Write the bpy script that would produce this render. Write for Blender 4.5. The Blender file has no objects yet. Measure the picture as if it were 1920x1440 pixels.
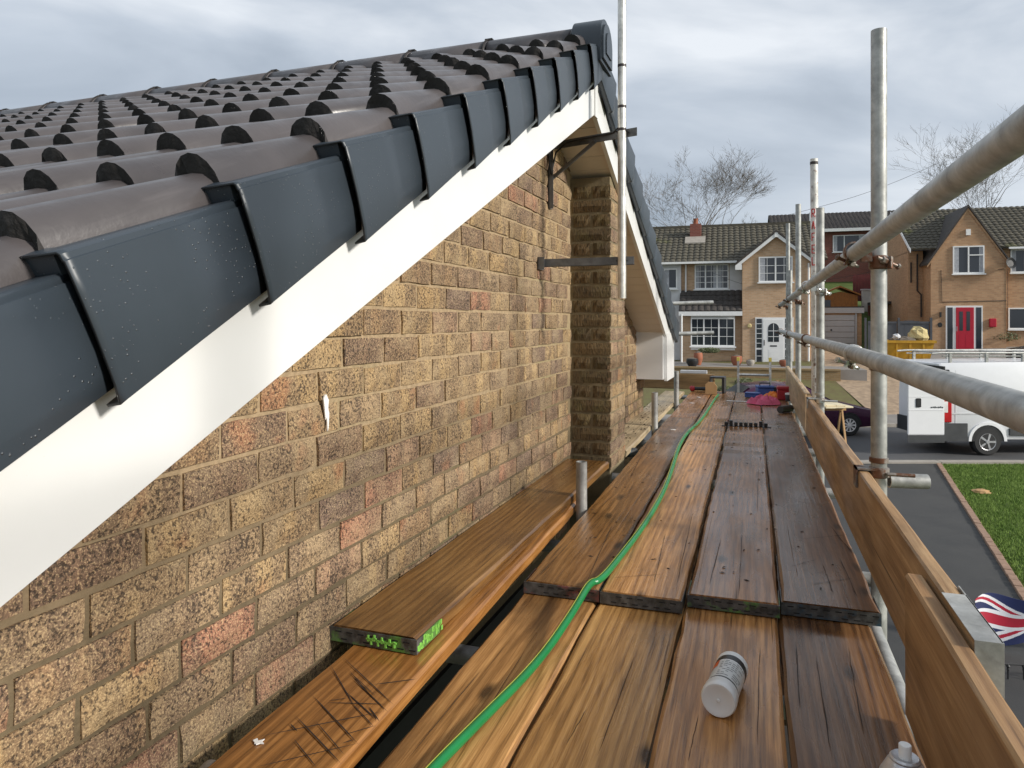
import bpy, math, random
import numpy as np
from mathutils import Vector, Matrix, noise as mnoise
R=math.radians
rng=random.Random(7)
sc=bpy.context.scene
# ---------------------------------------------------------------- camera, world, sun
F,VX,VY,EYE=1331.0,1412.0,600.0,0.77
A=math.atan((VX-960)/F); SA,CA=math.sin(A),math.cos(A)
cam=bpy.data.cameras.new('camera'); camo=bpy.data.objects.new('camera',cam); sc.collection.objects.link(camo)
cam.sensor_width=36; cam.lens=F/1920*36; cam.shift_y=-120/1920; cam.clip_start=.02; cam.clip_end=3000
camo.location=(0,0,EYE); camo.rotation_euler=(R(90),0,A); sc.camera=camo
SUN_AZ=R(-9); SUN_EL=R(25)
w=bpy.data.worlds.new('World'); sc.world=w; w.use_nodes=True
nt=w.node_tree; nd=nt.nodes; lk=nt.links
bg=nd['Background']; bg.inputs[1].default_value=1.0
sky=nd.new('ShaderNodeTexSky'); sky.sky_type='NISHITA'; sky.sun_disc=False
sky.sun_elevation=SUN_EL; sky.sun_rotation=math.pi/2-SUN_AZ
sk=nd.new('ShaderNodeMix'); sk.data_type='RGBA'; sk.blend_type='MULTIPLY'; sk.inputs[0].default_value=1
lk.new(sky.outputs[0],sk.inputs[6]); sk.inputs[7].default_value=(.10,.10,.10,1)
tc=nd.new('ShaderNodeTexCoord'); mp=nd.new('ShaderNodeMapping'); mp.inputs['Scale'].default_value=(1.0,1.0,2.6); mp.inputs['Location'].default_value=(.7,.15,.4)
lk.new(tc.outputs['Generated'],mp.inputs[0])
n1=nd.new('ShaderNodeTexNoise'); n1.inputs['Scale'].default_value=2.1; n1.inputs['Detail'].default_value=7; n1.inputs['Roughness'].default_value=.5; n1.inputs['Distortion'].default_value=.5
lk.new(mp.outputs[0],n1.inputs['Vector'])
cr=nd.new('ShaderNodeValToRGB'); el=cr.color_ramp.elements
el[0].position=.34; el[0].color=(.34,.395,.47,1); el[1].position=.68; el[1].color=(.84,.88,.93,1)
e=el.new(.50); e.color=(.54,.60,.68,1)
lk.new(n1.outputs[0],cr.inputs[0])
mx=nd.new('ShaderNodeMix'); mx.data_type='RGBA'; mx.inputs[0].default_value=.9
lk.new(sk.outputs[2],mx.inputs[6]); lk.new(cr.outputs[0],mx.inputs[7]); lk.new(mx.outputs[2],bg.inputs[0])
sl=bpy.data.lights.new('sun','SUN'); sl.energy=4.0; sl.angle=R(8); sl.color=(1,.95,.87)
so=bpy.data.objects.new('sun',sl); sc.collection.objects.link(so)
sd=Vector((math.cos(SUN_AZ)*math.cos(SUN_EL),math.sin(SUN_AZ)*math.cos(SUN_EL),math.sin(SUN_EL)))
so.rotation_euler=sd.to_track_quat('Z','Y').to_euler()
vs=sc.view_settings; vs.view_transform='Standard'; vs.look='None'; vs.exposure=.12; vs.gamma=1; vs.use_curve_mapping=False
sc.render.engine='CYCLES'

# ---------------------------------------------------------------- pixel geometry (photo pixel -> direction; distance from what it touches)
def ray(px,py):
    u=(px-960)/F; v=-(py-VY)/F
    return Vector((u*CA-SA,u*SA+CA,v))
def onz(px,py,z=0.0):
    D=ray(px,py); return Vector((0,0,EYE))+D*((z-EYE)/D.z)
def atd(px,py,d): return Vector((0,0,EYE))+ray(px,py)*d
def C2(cx,d,z=0.0): return Vector((cx*CA-d*SA,cx*SA+d*CA,z))
def proj(p):
    d=-p[0]*SA+p[1]*CA; cx=p[0]*CA+p[1]*SA
    return (960+F*cx/d,VY-F*(p[2]-EYE)/d,d) if d>.05 else (9999,9999,d)

# ---------------------------------------------------------------- mesh helpers
col=sc.collection
class MB:
    def __init__(s): s.v=[];s.f=[];s.m=[];s.a=[]
    def add(s,vs,fs,mi=0,a=0.0):
        o=len(s.v); s.v+= [tuple(v) for v in vs]; s.f+=[tuple(i+o for i in f) for f in fs]; s.m+=[mi]*len(fs); s.a+=[a]*len(fs); return s
    def box(s,x0,x1,y0,y1,z0,z1,mi=0,a=0.0):
        return s.add([(x0,y0,z0),(x1,y0,z0),(x1,y1,z0),(x0,y1,z0),(x0,y0,z1),(x1,y0,z1),(x1,y1,z1),(x0,y1,z1)],
            [(0,3,2,1),(4,5,6,7),(0,1,5,4),(1,2,6,5),(2,3,7,6),(3,0,4,7)],mi,a)
    def bbox(s,x0,x1,y0,y1,z0,z1,b=.004,mi=0):   # chamfered box
        vs=[];
        X=(x0,x1);Y=(y0,y1);Z=(z0,z1)
        idx={}
        for i in(0,1):
            for j in(0,1):
                for k in(0,1):
                    sx=b if i==0 else -b; sy=b if j==0 else -b; sz=b if k==0 else -b
                    idx[i,j,k]=[len(vs),len(vs)+1,len(vs)+2]
                    vs+=[(X[i],Y[j]+sy,Z[k]+sz),(X[i]+sx,Y[j],Z[k]+sz),(X[i]+sx,Y[j]+sy,Z[k])]
        g=lambda i,j,k,a: idx[i,j,k][a]
        fs=[[g(0,0,0,0),g(0,0,1,0),g(0,1,1,0),g(0,1,0,0)],[g(1,0,0,0),g(1,1,0,0),g(1,1,1,0),g(1,0,1,0)],
            [g(0,0,0,1),g(1,0,0,1),g(1,0,1,1),g(0,0,1,1)],[g(0,1,0,1),g(0,1,1,1),g(1,1,1,1),g(1,1,0,1)],
            [g(0,0,0,2),g(0,1,0,2),g(1,1,0,2),g(1,0,0,2)],[g(0,0,1,2),g(1,0,1,2),g(1,1,1,2),g(0,1,1,2)]]
        for i in(0,1):
            for j in(0,1): fs.append([g(i,j,0,0),g(i,j,0,1),g(i,j,1,1),g(i,j,1,0)])
            for k in(0,1): fs.append([g(i,0,k,0),g(i,0,k,2),g(i,1,k,2),g(i,1,k,0)])
        for j in(0,1):
            for k in(0,1): fs.append([g(0,j,k,1),g(0,j,k,2),g(1,j,k,2),g(1,j,k,1)])
        for c in idx.values(): fs.append(c)
        return s.add(vs,fs,mi)
    def tube(s,pts,r,n=12,cap=True,mi=0,closed=False):
        pts=[Vector(p) for p in pts]; rr=r if isinstance(r,(list,tuple)) else [r]*len(pts)
        o=len(s.v); up=None; N_=len(pts)
        for i,p in enumerate(pts):
            if closed: t=(pts[(i+1)%N_]-pts[i-1]).normalized()
            else: t=(pts[min(i+1,N_-1)]-pts[max(i-1,0)]).normalized()
            if up is None: up=t.orthogonal().normalized()
            else: up=(up-t*up.dot(t)).normalized()
            b=t.cross(up)
            for k in range(n):
                an=2*math.pi*k/n; s.v.append(tuple(p+(up*math.cos(an)+b*math.sin(an))*rr[i]))
        for i in range(N_ if closed else N_-1):
            i2=(i+1)%N_
            for k in range(n):
                s.f.append((o+i*n+k,o+i*n+(k+1)%n,o+i2*n+(k+1)%n,o+i2*n+k)); s.m.append(mi); s.a.append(0)
        if cap and not closed:
            s.f.append(tuple(o+k for k in range(n))[::-1]); s.m.append(mi); s.a.append(0)
            s.f.append(tuple(o+(N_-1)*n+k for k in range(n))); s.m.append(mi); s.a.append(0)
        return s
    def lathe(s,prof,n=20,mi=0,M=None):     # prof [(r,z)]
        M=M or Matrix(); o=len(s.v)
        for r,z in prof:
            for k in range(n):
                an=2*math.pi*k/n; s.v.append(tuple(M@Vector((r*math.cos(an),r*math.sin(an),z))))
        for i in range(len(prof)-1):
            for k in range(n):
                s.f.append((o+i*n+k,o+i*n+(k+1)%n,o+(i+1)*n+(k+1)%n,o+(i+1)*n+k)); s.m.append(mi); s.a.append(0)
        s.f.append(tuple(o+k for k in range(n))[::-1]); s.m.append(mi); s.a.append(0)
        s.f.append(tuple(o+(len(prof)-1)*n+k for k in range(n))); s.m.append(mi); s.a.append(0)
        return s
    def prism(s,poly,ax,lo,hi,mi=0):        # 2-D polygon extruded along axis ax
        n=len(poly)
        def P(p,h):
            return (h,p[0],p[1]) if ax=='x' else ((p[0],h,p[1]) if ax=='y' else (p[0],p[1],h))
        vs=[P(p,lo) for p in poly]+[P(p,hi) for p in poly]
        fs=[tuple(range(n))[::-1],tuple(range(n,2*n))]+[(i,(i+1)%n,(i+1)%n+n,i+n) for i in range(n)]
        return s.add(vs,fs,mi)
    def quad(s,a,b,c,d,mi=0): return s.add([a,b,c,d],[(0,1,2,3)],mi)
    def mesh(s,name,mats,smooth=False,attr=False):
        me=bpy.data.meshes.new(name); me.from_pydata(s.v,[],s.f)
        for m in (mats if isinstance(mats,(list,tuple)) else [mats]): me.materials.append(m)
        if len(me.materials)>1: me.polygons.foreach_set('material_index',s.m)
        if attr:
            at=me.attributes.new('bv','FLOAT','FACE'); at.data.foreach_set('value',s.a)
        if smooth:
            me.polygons.foreach_set('use_smooth',[True]*len(me.polygons))
            me.set_sharp_from_angle(angle=R(38))
        me.update(); return me
    def build(s,name,mats,parent=None,smooth=False,loc=None,attr=False):
        return link(name,s.mesh(name,mats,smooth,attr),parent,loc)
def link(name,me,parent=None,loc=None,rot=None):
    o=bpy.data.objects.new(name,me); col.objects.link(o)
    if parent: o.parent=parent
    if loc is not None: o.location=loc
    if rot is not None: o.rotation_euler=rot
    return o
def tag(o,label,cat,group=None):
    o['label']=label; o['category']=cat
    if group: o['group']=group
    return o
def empty(name,loc=(0,0,0),rz=0,label=None,cat=None,group=None):
    o=bpy.data.objects.new(name,None); col.objects.link(o); o.location=loc; o.rotation_euler=(0,0,rz); o.empty_display_size=.1
    if label: tag(o,label,cat,group)
    return o
def struct(o): o['kind']='structure'; return o
def stuff(o): o['kind']='stuff'; return o

# ---------------------------------------------------------------- materials
class NT:
    def __init__(s,name):
        s.m=bpy.data.materials.new(name); s.m.use_nodes=True; s.t=s.m.node_tree; s.b=s.t.nodes['Principled BSDF']
    def n(s,typ,**kw):
        nn=s.t.nodes.new('ShaderNode'+typ)
        for k,v in kw.items():
            if k in nn.inputs.keys(): nn.inputs[k].default_value=v
            else: setattr(nn,k,v)
        return nn
    def l(s,a,b): s.t.links.new(a,b)
    def coord(s,which='Object',scale=(1,1,1),rnd=False):
        t=s.n('TexCoord'); out=t.outputs[which]
        if rnd:
            oi=s.n('ObjectInfo'); ml=s.n('Math',operation='MULTIPLY'); ml.inputs[1].default_value=37.0; s.l(oi.outputs['Random'],ml.inputs[0])
            va=s.n('VectorMath',operation='ADD'); s.l(out,va.inputs[0]); s.l(ml.outputs[0],va.inputs[1]); out=va.outputs[0]
        mp=s.n('Mapping'); mp.inputs['Scale'].default_value=scale; s.l(out,mp.inputs[0]); return mp.outputs[0]
    def noise(s,vec,scale,detail=4,rough=.55,dist=0):
        x=s.n('TexNoise'); x.inputs['Scale'].default_value=scale; x.inputs['Detail'].default_value=detail; x.inputs['Roughness'].default_value=rough; x.inputs['Distortion'].default_value=dist
        s.l(vec,x.inputs['Vector']); return x.outputs[0]
    def ramp(s,fac,stops):
        c=s.n('ValToRGB'); e=c.color_ramp.elements
        for i,(p,cl) in enumerate(stops):
            q=e[i] if i<2 else e.new(p)
            q.position=p; q.color=(cl if isinstance(cl,tuple) else (cl,cl,cl))+(1,)
        s.l(fac,c.inputs[0]); return c.outputs[0]
    def mix(s,fac,a,b,mode='MIX'):
        x=s.n('Mix',data_type='RGBA',blend_type=mode)
        for sock,v in ((x.inputs[0],fac),(x.inputs[6],a),(x.inputs[7],b)):
            if isinstance(v,(int,float)): sock.default_value=v
            elif isinstance(v,tuple): sock.default_value=v+(1,)
            else: s.l(v,sock)
        return x.outputs[2]
    def math(s,op,a,b=None):
        x=s.n('Math',operation=op)
        for i,v in enumerate((a,b)):
            if v is None: continue
            if isinstance(v,(int,float)): x.inputs[i].default_value=v
            else: s.l(v,x.inputs[i])
        return x.outputs[0]
    def bump(s,h,strength=.3,dist=.01,prev=None):
        b=s.n('Bump'); b.inputs['Strength'].default_value=strength; b.inputs['Distance'].default_value=dist; s.l(h,b.inputs['Height'])
        if prev is not None: s.l(prev,b.inputs['Normal'])
        return b.outputs[0]
    def out(s,color=None,rough=None,metal=None,normal=None,spec=None):
        for k,v in (('Base Color',color),('Roughness',rough),('Metallic',metal),('Normal',normal),('Specular IOR Level',spec)):
            if v is None: continue
            if isinstance(v,tuple): s.b.inputs[k].default_value=v+(1,)
            elif isinstance(v,(int,float)): s.b.inputs[k].default_value=v
            else: s.l(v,s.b.inputs[k])
        return s.m
def simple(name,c,rough=.5,metal=0.0,var=.18,scale=6.0,bump=0.0,bscale=80,spec=None):
    m=NT(name); v=m.coord('Object',rnd=True)
    nz=m.noise(v,scale,5)
    d=m.ramp(nz,[(.25,tuple(x*(1-var) for x in c)),(.75,tuple(min(1,x*(1+var)) for x in c))])
    nr=m.math('MULTIPLY_ADD',nz,rough*.5); nr.node.inputs[2].default_value=rough*.75
    nb=None
    if bump: nb=m.bump(m.noise(v,bscale,4),bump,.004)
    return m.out(d,nr,metal,nb,spec)

def brick_mat():
    m=NT('brick_face'); v=m.coord('Object',rnd=True)
    oi=m.n('ObjectInfo'); at=m.n('Attribute',attribute_name='bv')
    rv=m.math('FRACT',m.math('ADD',oi.outputs['Random'],at.outputs['Fac']))
    base=m.ramp(rv,[(0,(.38,.245,.115)),(.16,(.43,.29,.145)),(.3,(.30,.185,.10)),(.42,(.35,.24,.14)),(.55,(.25,.155,.10)),(.66,(.46,.31,.155)),(.78,(.38,.23,.145)),(.86,(.20,.13,.10)),(.95,(.38,.175,.11)),(1,(.36,.245,.14))])
    base.node.color_ramp.interpolation='CONSTANT'
    # creased bands across the brick, clouding, pits
    bd=m.noise(m.coord('Object',(1,16,3),True),1.0,2,.5)
    base=m.mix(m.ramp(bd,[(.42,0.0),(.52,.55)]),base,(.16,.105,.075))
    cl=m.noise(v,9,4); base=m.mix(m.ramp(cl,[(.45,0.0),(.75,.5)]),base,(.42,.33,.20))
    rd=m.noise(v,5.5,3); base=m.mix(m.ramp(rd,[(.62,0.0),(.72,.55)]),base,(.40,.15,.075))
    sp=m.noise(v,150,3,.6); sp2=m.noise(v,320,2,.6); pit=m.ramp(m.math('ADD',sp,m.math('MULTIPLY',m.math('SUBTRACT',cl,.5),.35)),[(.36,.85),(.48,0.0)])
    base=m.mix(m.ramp(sp2,[(.40,.45),(.52,0.0)]),base,(.10,.07,.045))
    base=m.mix(m.ramp(sp2,[(.53,0.0),(.64,.6)]),base,(.62,.46,.25))
    base=m.mix(pit,base,(.045,.034,.026))
    h=m.math('ADD',m.ramp(sp,[(.33,0.0),(.5,1.0)]),m.math('MULTIPLY',sp2,.5))
    return m.out(base,.78,0.0,m.bump(h,.55,.0035),.3)
def mortar_mat():
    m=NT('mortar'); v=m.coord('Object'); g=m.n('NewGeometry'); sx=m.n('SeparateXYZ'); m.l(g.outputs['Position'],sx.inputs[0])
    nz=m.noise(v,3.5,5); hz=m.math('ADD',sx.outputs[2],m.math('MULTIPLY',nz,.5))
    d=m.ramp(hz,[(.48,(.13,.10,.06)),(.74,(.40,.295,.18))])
    d=m.mix(m.ramp(m.noise(v,60,4),[(.35,.5),(.6,0.0)]),d,(.20,.15,.09))
    d=m.mix(m.ramp(m.noise(v,1.7,4),[(.55,0.0),(.7,.35)]),d,(.22,.22,.10))
    return m.out(d,.9,0.0,m.bump(m.noise(v,140,4),.6,.004),.2)
def chim_mat():  # chimney front: mossy brick, with its shade painted into the dark colours
    m=NT('shaded_mossy_brick'); v=m.coord('Object',rnd=True); oi=m.n('ObjectInfo')
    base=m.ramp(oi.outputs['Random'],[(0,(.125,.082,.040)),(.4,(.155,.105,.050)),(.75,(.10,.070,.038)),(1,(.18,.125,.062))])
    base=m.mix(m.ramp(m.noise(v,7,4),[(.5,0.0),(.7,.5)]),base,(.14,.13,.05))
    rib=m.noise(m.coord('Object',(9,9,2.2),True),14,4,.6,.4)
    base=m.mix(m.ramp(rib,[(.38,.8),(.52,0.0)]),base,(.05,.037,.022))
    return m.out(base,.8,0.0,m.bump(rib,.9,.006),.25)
def wood_mat(name,dark,mid,light,rough=(.16,.5),knots=True):
    m=NT(name); oi=m.n('ObjectInfo')
    v=m.coord('Object',(1,.06,1),True)
    wob=m.noise(v,5,3,.5,.6)
    gr=m.noise(m.coord('Object',(22,.7,22),True),2.2,5,.6,1.6)
    fine=m.noise(m.coord('Object',(230,5.0,230),True),1.4,4,.7)
    wv=m.n('TexWave',wave_type='BANDS',bands_direction='X'); wv.inputs['Scale'].default_value=13; wv.inputs['Distortion'].default_value=9; wv.inputs['Detail'].default_value=3; wv.inputs['Detail Scale'].default_value=1.2
    m.l(m.coord('Object',(1,.10,1),True),wv.inputs['Vector'])
    f=m.math('ADD',m.math('MULTIPLY',gr,.46),m.math('ADD',m.math('MULTIPLY',fine,.42),m.math('MULTIPLY',wv.outputs[0],.12)))
    c=m.ramp(f,[(.30,dark),(.48,mid),(.68,light)])
    big=m.noise(m.coord('Object',(5,.8,5),True),1.1,4,.6,.8); c=m.mix(1.0,c,m.ramp(big,[(.33,(.62,.58,.54)),(.62,(1.12,1.12,1.1))]),'MULTIPLY')
    c=m.mix(1.0,c,oi.outputs['Color'],'MULTIPLY')
    st=m.noise(m.coord('Object',(3.0,1.1,3.0),True),1.6,5,.6); c=m.mix(m.ramp(st,[(.54,0.0),(.72,.6)]),c,tuple(x*.5 for x in dark))
    if knots:
        vo=m.n('TexVoronoi',voronoi_dimensions='2D'); vo.inputs['Scale'].default_value=1.0; wp=m.n('VectorMath',operation='ADD'); m.l(m.coord('Object',(8.5,2.7,1),True),wp.inputs[0]); wn=m.n('TexNoise'); wn.inputs['Scale'].default_value=14; m.l(m.coord('Object',(1,.5,1),True),wn.inputs['Vector']); ws=m.n('VectorMath',operation='SCALE'); ws.inputs['Scale'].default_value=.16; m.l(wn.outputs['Color'],ws.inputs[0]); m.l(ws.outputs[0],wp.inputs[1]); m.l(wp.outputs[0],vo.inputs['Vector'])
        sc2=m.n('SeparateColor'); m.l(vo.outputs['Color'],sc2.inputs[0])
        kn=m.math('MULTIPLY',m.ramp(vo.outputs['Distance'],[(.05,.95),(.15,0.0)]),m.ramp(sc2.outputs[0],[(.76,0.0),(.79,1.0)])); c=m.mix(kn,c,tuple(x*.35 for x in dark))
    ck=m.noise(m.coord('Object',(48,.5,48),True),1.6,2,.4); ckm=m.ramp(ck,[(.24,.8),(.28,0.0)]); c=m.mix(ckm,c,tuple(x*.25 for x in dark))
    wet=m.noise(m.coord('Object',(4,.9,4),True),1.3,4,.55)
    ro=m.ramp(wet,[(.40,rough[0]),(.62,rough[1])])
    h=m.math('ADD',m.math('MULTIPLY',f,1.0),m.math('MULTIPLY',ckm,-1.0))
    return m.out(c,ro,0.0,m.bump(h,.5,.0025),.5)
M={}
M['brick']=brick_mat(); M['mortar']=mortar_mat(); M['shademortar']=simple('shaded_mossy_mortar',(.19,.15,.085),.9,var=.4,scale=9,bump=.5); M['chim']=chim_mat()  # chimney mortar: moss tone darkened to paint in the shade
M['wood']=wood_mat('wet_board_wood',(.105,.050,.019),(.37,.195,.074),(.62,.36,.155),(.12,.42))
M['toewood']=wood_mat('toe_board_wood',(.20,.115,.055),(.42,.26,.13),(.60,.41,.23),(.45,.7))
M['palewood']=wood_mat('weathered_board_wood',(.20,.15,.09),(.40,.31,.20),(.55,.45,.31),(.4,.7))
M['ply']=simple('fresh_timber',(.72,.62,.42),.6,var=.1,scale=3)
def tile_mat():
    m=NT('roof_tile_grey'); v=m.coord('Object',rnd=True)
    c=m.ramp(m.noise(v,5,5),[(.3,(.058,.051,.051)),(.7,(.092,.081,.081))])
    c=m.mix(m.ramp(m.noise(m.coord('Object',(60,4,60),True),1,3),[(.55,0.0),(.75,.35)]),c,(.15,.135,.135))
    return m.out(c,m.ramp(m.noise(v,14,4),[(.3,.27),(.7,.46)]),0.0,m.bump(m.noise(v,90,4),.18,.003),.55)
M['tile']=tile_mat()
M['foam']=simple('tile_cut_end',(.026,.023,.022),.8,var=.5,scale=40,bump=1.0,bscale=70)
def drop_mat(name,c,rough,drops=True,var=.1):
    m=NT(name); v=m.coord('Object',rnd=True); nz=m.noise(v,4,4)
    cc=m.ramp(nz,[(.3,tuple(x*(1-var) for x in c)),(.7,tuple(x*(1+var) for x in c))])
    vo=m.n('TexVoronoi'); vo.inputs['Scale'].default_value=120; vo.inputs['Randomness'].default_value=1; m.l(v,vo.inputs['Vector'])
    sel=m.ramp(m.n('SeparateColor').outputs[0],[(.45,0.0),(.47,1.0)]); m.l(vo.outputs['Color'],sel.node.inputs[0].links[0].from_node.inputs[0])
    d=m.math('MULTIPLY',m.math('MULTIPLY',m.ramp(vo.outputs['Distance'],[(.05,1.0),(.18,0.0)]),sel),m.ramp(m.noise(v,7,3,.6),[(.42,.15),(.58,1.0)]))
    sc_=m.noise(v,30,4)
    nb=m.bump(sc_,.08,.003); nb=m.bump(d,.8 if drops else 0,.004,nb)
    ro=m.math('SUBTRACT',m.math('MULTIPLY_ADD',nz,.15),m.math('MULTIPLY',d,rough*.7)); ro.node.inputs[0].links[0].from_node.inputs[2].default_value=rough-.07
    if drops: cc=m.mix(m.math('MULTIPLY',d,.3),cc,(.85,.88,.9))
    return m.out(cc,ro,0.0,nb,.5)
M['cap']=drop_mat('verge_plastic',(.037,.048,.060),.40)
M['capedge']=simple('verge_plastic_edge',(.012,.015,.018),.6)
M['upvc']=drop_mat('white_upvc',(.73,.73,.715),.30,False,.03)
M['soff']=simple('soffit_upvc',(.66,.60,.53),.45,var=.06)
def galv(name,c=(.42,.42,.40),rough=.46,metal=.45,rust=.0):
    m=NT(name); v=m.coord('Object',rnd=True)
    d=m.ramp(m.noise(v,18,6,.65),[(.3,tuple(x*.62 for x in c)),(.55,c),(.75,tuple(min(1,x*1.3) for x in c))])
    fl=m.noise(v,5.5,5,.7); d=m.mix(m.ramp(fl,[(.52,0.0),(.66,.45)]),d,tuple(min(1,x*1.7) for x in c))
    if rust: d=m.mix(m.ramp(m.noise(v,25,5,.6),[(.6-rust,.0),(.72-rust,.9)]),d,(.16,.065,.03))
    return m.out(d,m.ramp(m.noise(v,11,5),[(.3,rough-.1),(.7,rough+.2)]),metal,m.bump(m.noise(v,45,5),.25,.003))
M['galv']=galv('galvanised_tube'); M['rusty']=galv('rusty_coupler',(.30,.27,.24),.55,.6,.17); M['clean']=galv('bright_coupler',(.55,.55,.53),.4,.8,.02)
M['white_tube']=galv('worn_white_tube',(.72,.70,.66),.5,.15,.04); M['mast']=galv('aerial_mast_alloy',(.70,.68,.63),.38,.55,.0)
M['brack']=galv('bracket_steel',(.16,.165,.17),.5,.6,.0)
def band_mat(name,paint):
    m=NT(name); v=m.coord('Object'); b=m.n('TexBrick'); b.offset=.5
    b.inputs['Color1'].default_value=(0,0,0,1); b.inputs['Color2'].default_value=(0,0,0,1); b.inputs['Mortar'].default_value=(1,1,1,1)
    b.inputs['Scale'].default_value=1; b.inputs['Brick Width'].default_value=.03; b.inputs['Row Height'].default_value=.026; b.inputs['Mortar Size'].default_value=.0032
    r=m.n('Mapping'); r.inputs['Rotation'].default_value=(R(90),0,0); m.l(v,r.inputs[0]); m.l(r.outputs[0],b.inputs['Vector'])
    d=m.ramp(m.noise(v,40,5),[(.3,(.035,.034,.032)),(.7,(.16,.16,.155))])
    p=m.noise(v,12,5,.7); d=m.mix(m.ramp(p,[(.52,0.0),(.62,.75)]),d,paint)
    return m.out(d,.5,.4,m.bump(m.noise(v,80,4),.4,.003))
M['bandg']=band_mat('end_band_green',(.14,.36,.06)); M['bandr']=band_mat('end_band_red',(.30,.09,.08)); M['bandb']=band_mat('end_band_blue',(.03,.10,.16)); M['bandk']=band_mat('end_band_black',(.05,.045,.03))
M['green_paint']=simple('green_spray_paint',(.22,.55,.09),.5); M['cut']=simple('saw_cut_dark',(.018,.010,.006),.8)
M['slot']=simple('band_slot',(.008,.008,.008),.8)
M['hose']=simple('green_hose',(.010,.19,.052),.28,var=.12,scale=9); M['hosey']=simple('hose_stripe',(.52,.60,.10),.35)
M['whitep']=simple('white_plastic',(.80,.80,.78),.35,var=.04); M['label']=simple('bottle_label',(.66,.66,.64),.4,var=.05); M['blackp']=simple('black_plastic',(.02,.02,.022),.4)
M['orange']=simple('orange_print',(.72,.13,.03),.4); M['silver']=galv('aerosol_metal',(.60,.60,.62),.32,.55); M['red']=simple('red_plastic',(.38,.02,.03),.4); M['blue']=simple('blue_plastic',(.05,.10,.32),.45)
M['pink']=simple('pink_cloth',(.62,.11,.20),.8,scale=20); M['orangecloth']=simple('orange_cloth',(.75,.22,.03),.7,scale=20)
M['tarmac']=simple('tarmac',(.046,.045,.043),.75,var=.25,scale=2.0,bump=.5,bscale=90); M['road']=simple('road_tarmac',(.078,.078,.080),.7,var=.22,scale=.6,bump=.4,bscale=60)
M['pave']=simple('concrete_paving',(.24,.22,.20),.85,var=.2,scale=1.2,bump=.3); M['drive']=simple('gravel_drive',(.33,.24,.16),.9,var=.35,scale=5,bump=.8,bscale=25)
M['blockpave']=simple('red_block_edging',(.30,.14,.095),.85,var=.3,scale=8)
M['kerb']=simple('kerb_concrete',(.33,.30,.26),.85,var=.15); M['edgebrick']=simple('edging_brick',(.30,.19,.13),.85,var=.25,scale=12)
def grass_mat(name,a,b,s=2.0):
    m=NT(name); v=m.coord('Object'); return m.out(m.ramp(m.noise(v,s,6,.65),[(.3,a),(.7,b)]),.8,0.0,m.bump(m.noise(v,40,4),.6,.02),.2)
M['earth']=grass_mat('grass_ground',(.055,.085,.022),(.11,.15,.04)); M['blade']=grass_mat('grass_blade',(.10,.18,.030),(.22,.31,.075),3)
def facade(name,c1,c2,mo,bw=.225,rh=.075):
    m=NT(name); v=m.coord('Object'); nb=m.n('NewGeometry'); b=m.n('TexBrick')
    sp=m.n('SeparateXYZ'); m.l(v,sp.inputs[0]); cb=m.n('CombineXYZ'); m.l(m.math('ADD',sp.outputs[0],sp.outputs[1]),cb.inputs[0]); m.l(sp.outputs[2],cb.inputs[1])
    m.l(cb.outputs[0],b.inputs['Vector']); b.inputs['Scale'].default_value=1
    for k,x in (('Color1',c1+(1,)),('Color2',c2+(1,)),('Mortar',mo+(1,)),('Brick Width',bw),('Row Height',rh),('Mortar Size',.008),('Bias',-.1)): b.inputs[k].default_value=x
    nz=m.noise(v,1.1,5,.6); c=m.mix(m.ramp(nz,[(.35,.25),(.65,0.0)]),b.outputs[0],tuple(x*.55 for x in c1))
    return m.out(c,.85,0.0,m.bump(b.outputs['Fac'],.4,-.008),.25)
M['fbuff']=facade('buff_brickwork',(.60,.40,.25),(.46,.29,.17),(.52,.42,.31)); M['fbrown']=facade('brown_brickwork',(.50,.305,.175),(.38,.22,.125),(.44,.32,.21)); M['fred']=facade('red_brickwork',(.26,.09,.065),(.19,.065,.05),(.26,.16,.13))
M['fgarden']=facade('garden_brickwork',(.33,.22,.11),(.24,.16,.08),(.30,.25,.16))
def rooft(name,a,b,moss):
    m=NT(name); v=m.coord('Object'); c=m.ramp(m.noise(v,7,4),[(.3,a),(.7,b)])
    c=m.mix(m.ramp(m.noise(v,.55,4,.6),[(.60,0.0),(.72,.7)]),c,moss); return m.out(c,.75,0.0,m.bump(m.noise(v,30,3),.3,.01),.3)
M['ftile']=rooft('mossy_roof_tile',(.060,.054,.042),(.125,.112,.082),(.10,.105,.022)); M['ftile2']=rooft('dark_roof_tile',(.045,.040,.038),(.085,.075,.068),(.06,.06,.04))
M['paint']=simple('white_paint',(.80,.80,.79),.4,var=.04); M['render']=simple('pale_render',(.60,.60,.61),.7,var=.08); M['wall_white']=simple('stained_white_wall',(.62,.60,.55),.8,var=.3,scale=1.6)
def glassm():
    m=NT('window_glass'); return m.out((.03,.035,.045),.08,0.0,None,.6)
M['glass']=glassm(); M['net']=simple('net_curtain',(.42,.43,.46),.9,var=.25,scale=9)
M['reddoor']=simple('red_door_paint',(.42,.010,.030),.35,var=.06); M['gate']=simple('dark_grey_gate',(.075,.08,.092),.5); M['fencered']=simple('dark_red_fence',(.12,.022,.022),.7,var=.3)
M['shed']=simple('orange_stained_timber',(.42,.16,.035),.6,var=.2); M['skip']=simple('yellow_skip_paint',(.50,.27,.015),.55,var=.25,scale=4); M['garage']=simple('grey_garage_door',(.42,.42,.43),.5,var=.05)
M['vanw']=simple('white_van_paint',(.80,.80,.81),.22,var=.02); M['tyre']=simple('tyre_rubber',(.02,.02,.02),.75); M['hub']=simple('steel_hubcap',(.45,.45,.46),.4,metal=.6); M['bump']=simple('dark_grey_bumper',(.045,.047,.05),.55)
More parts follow.
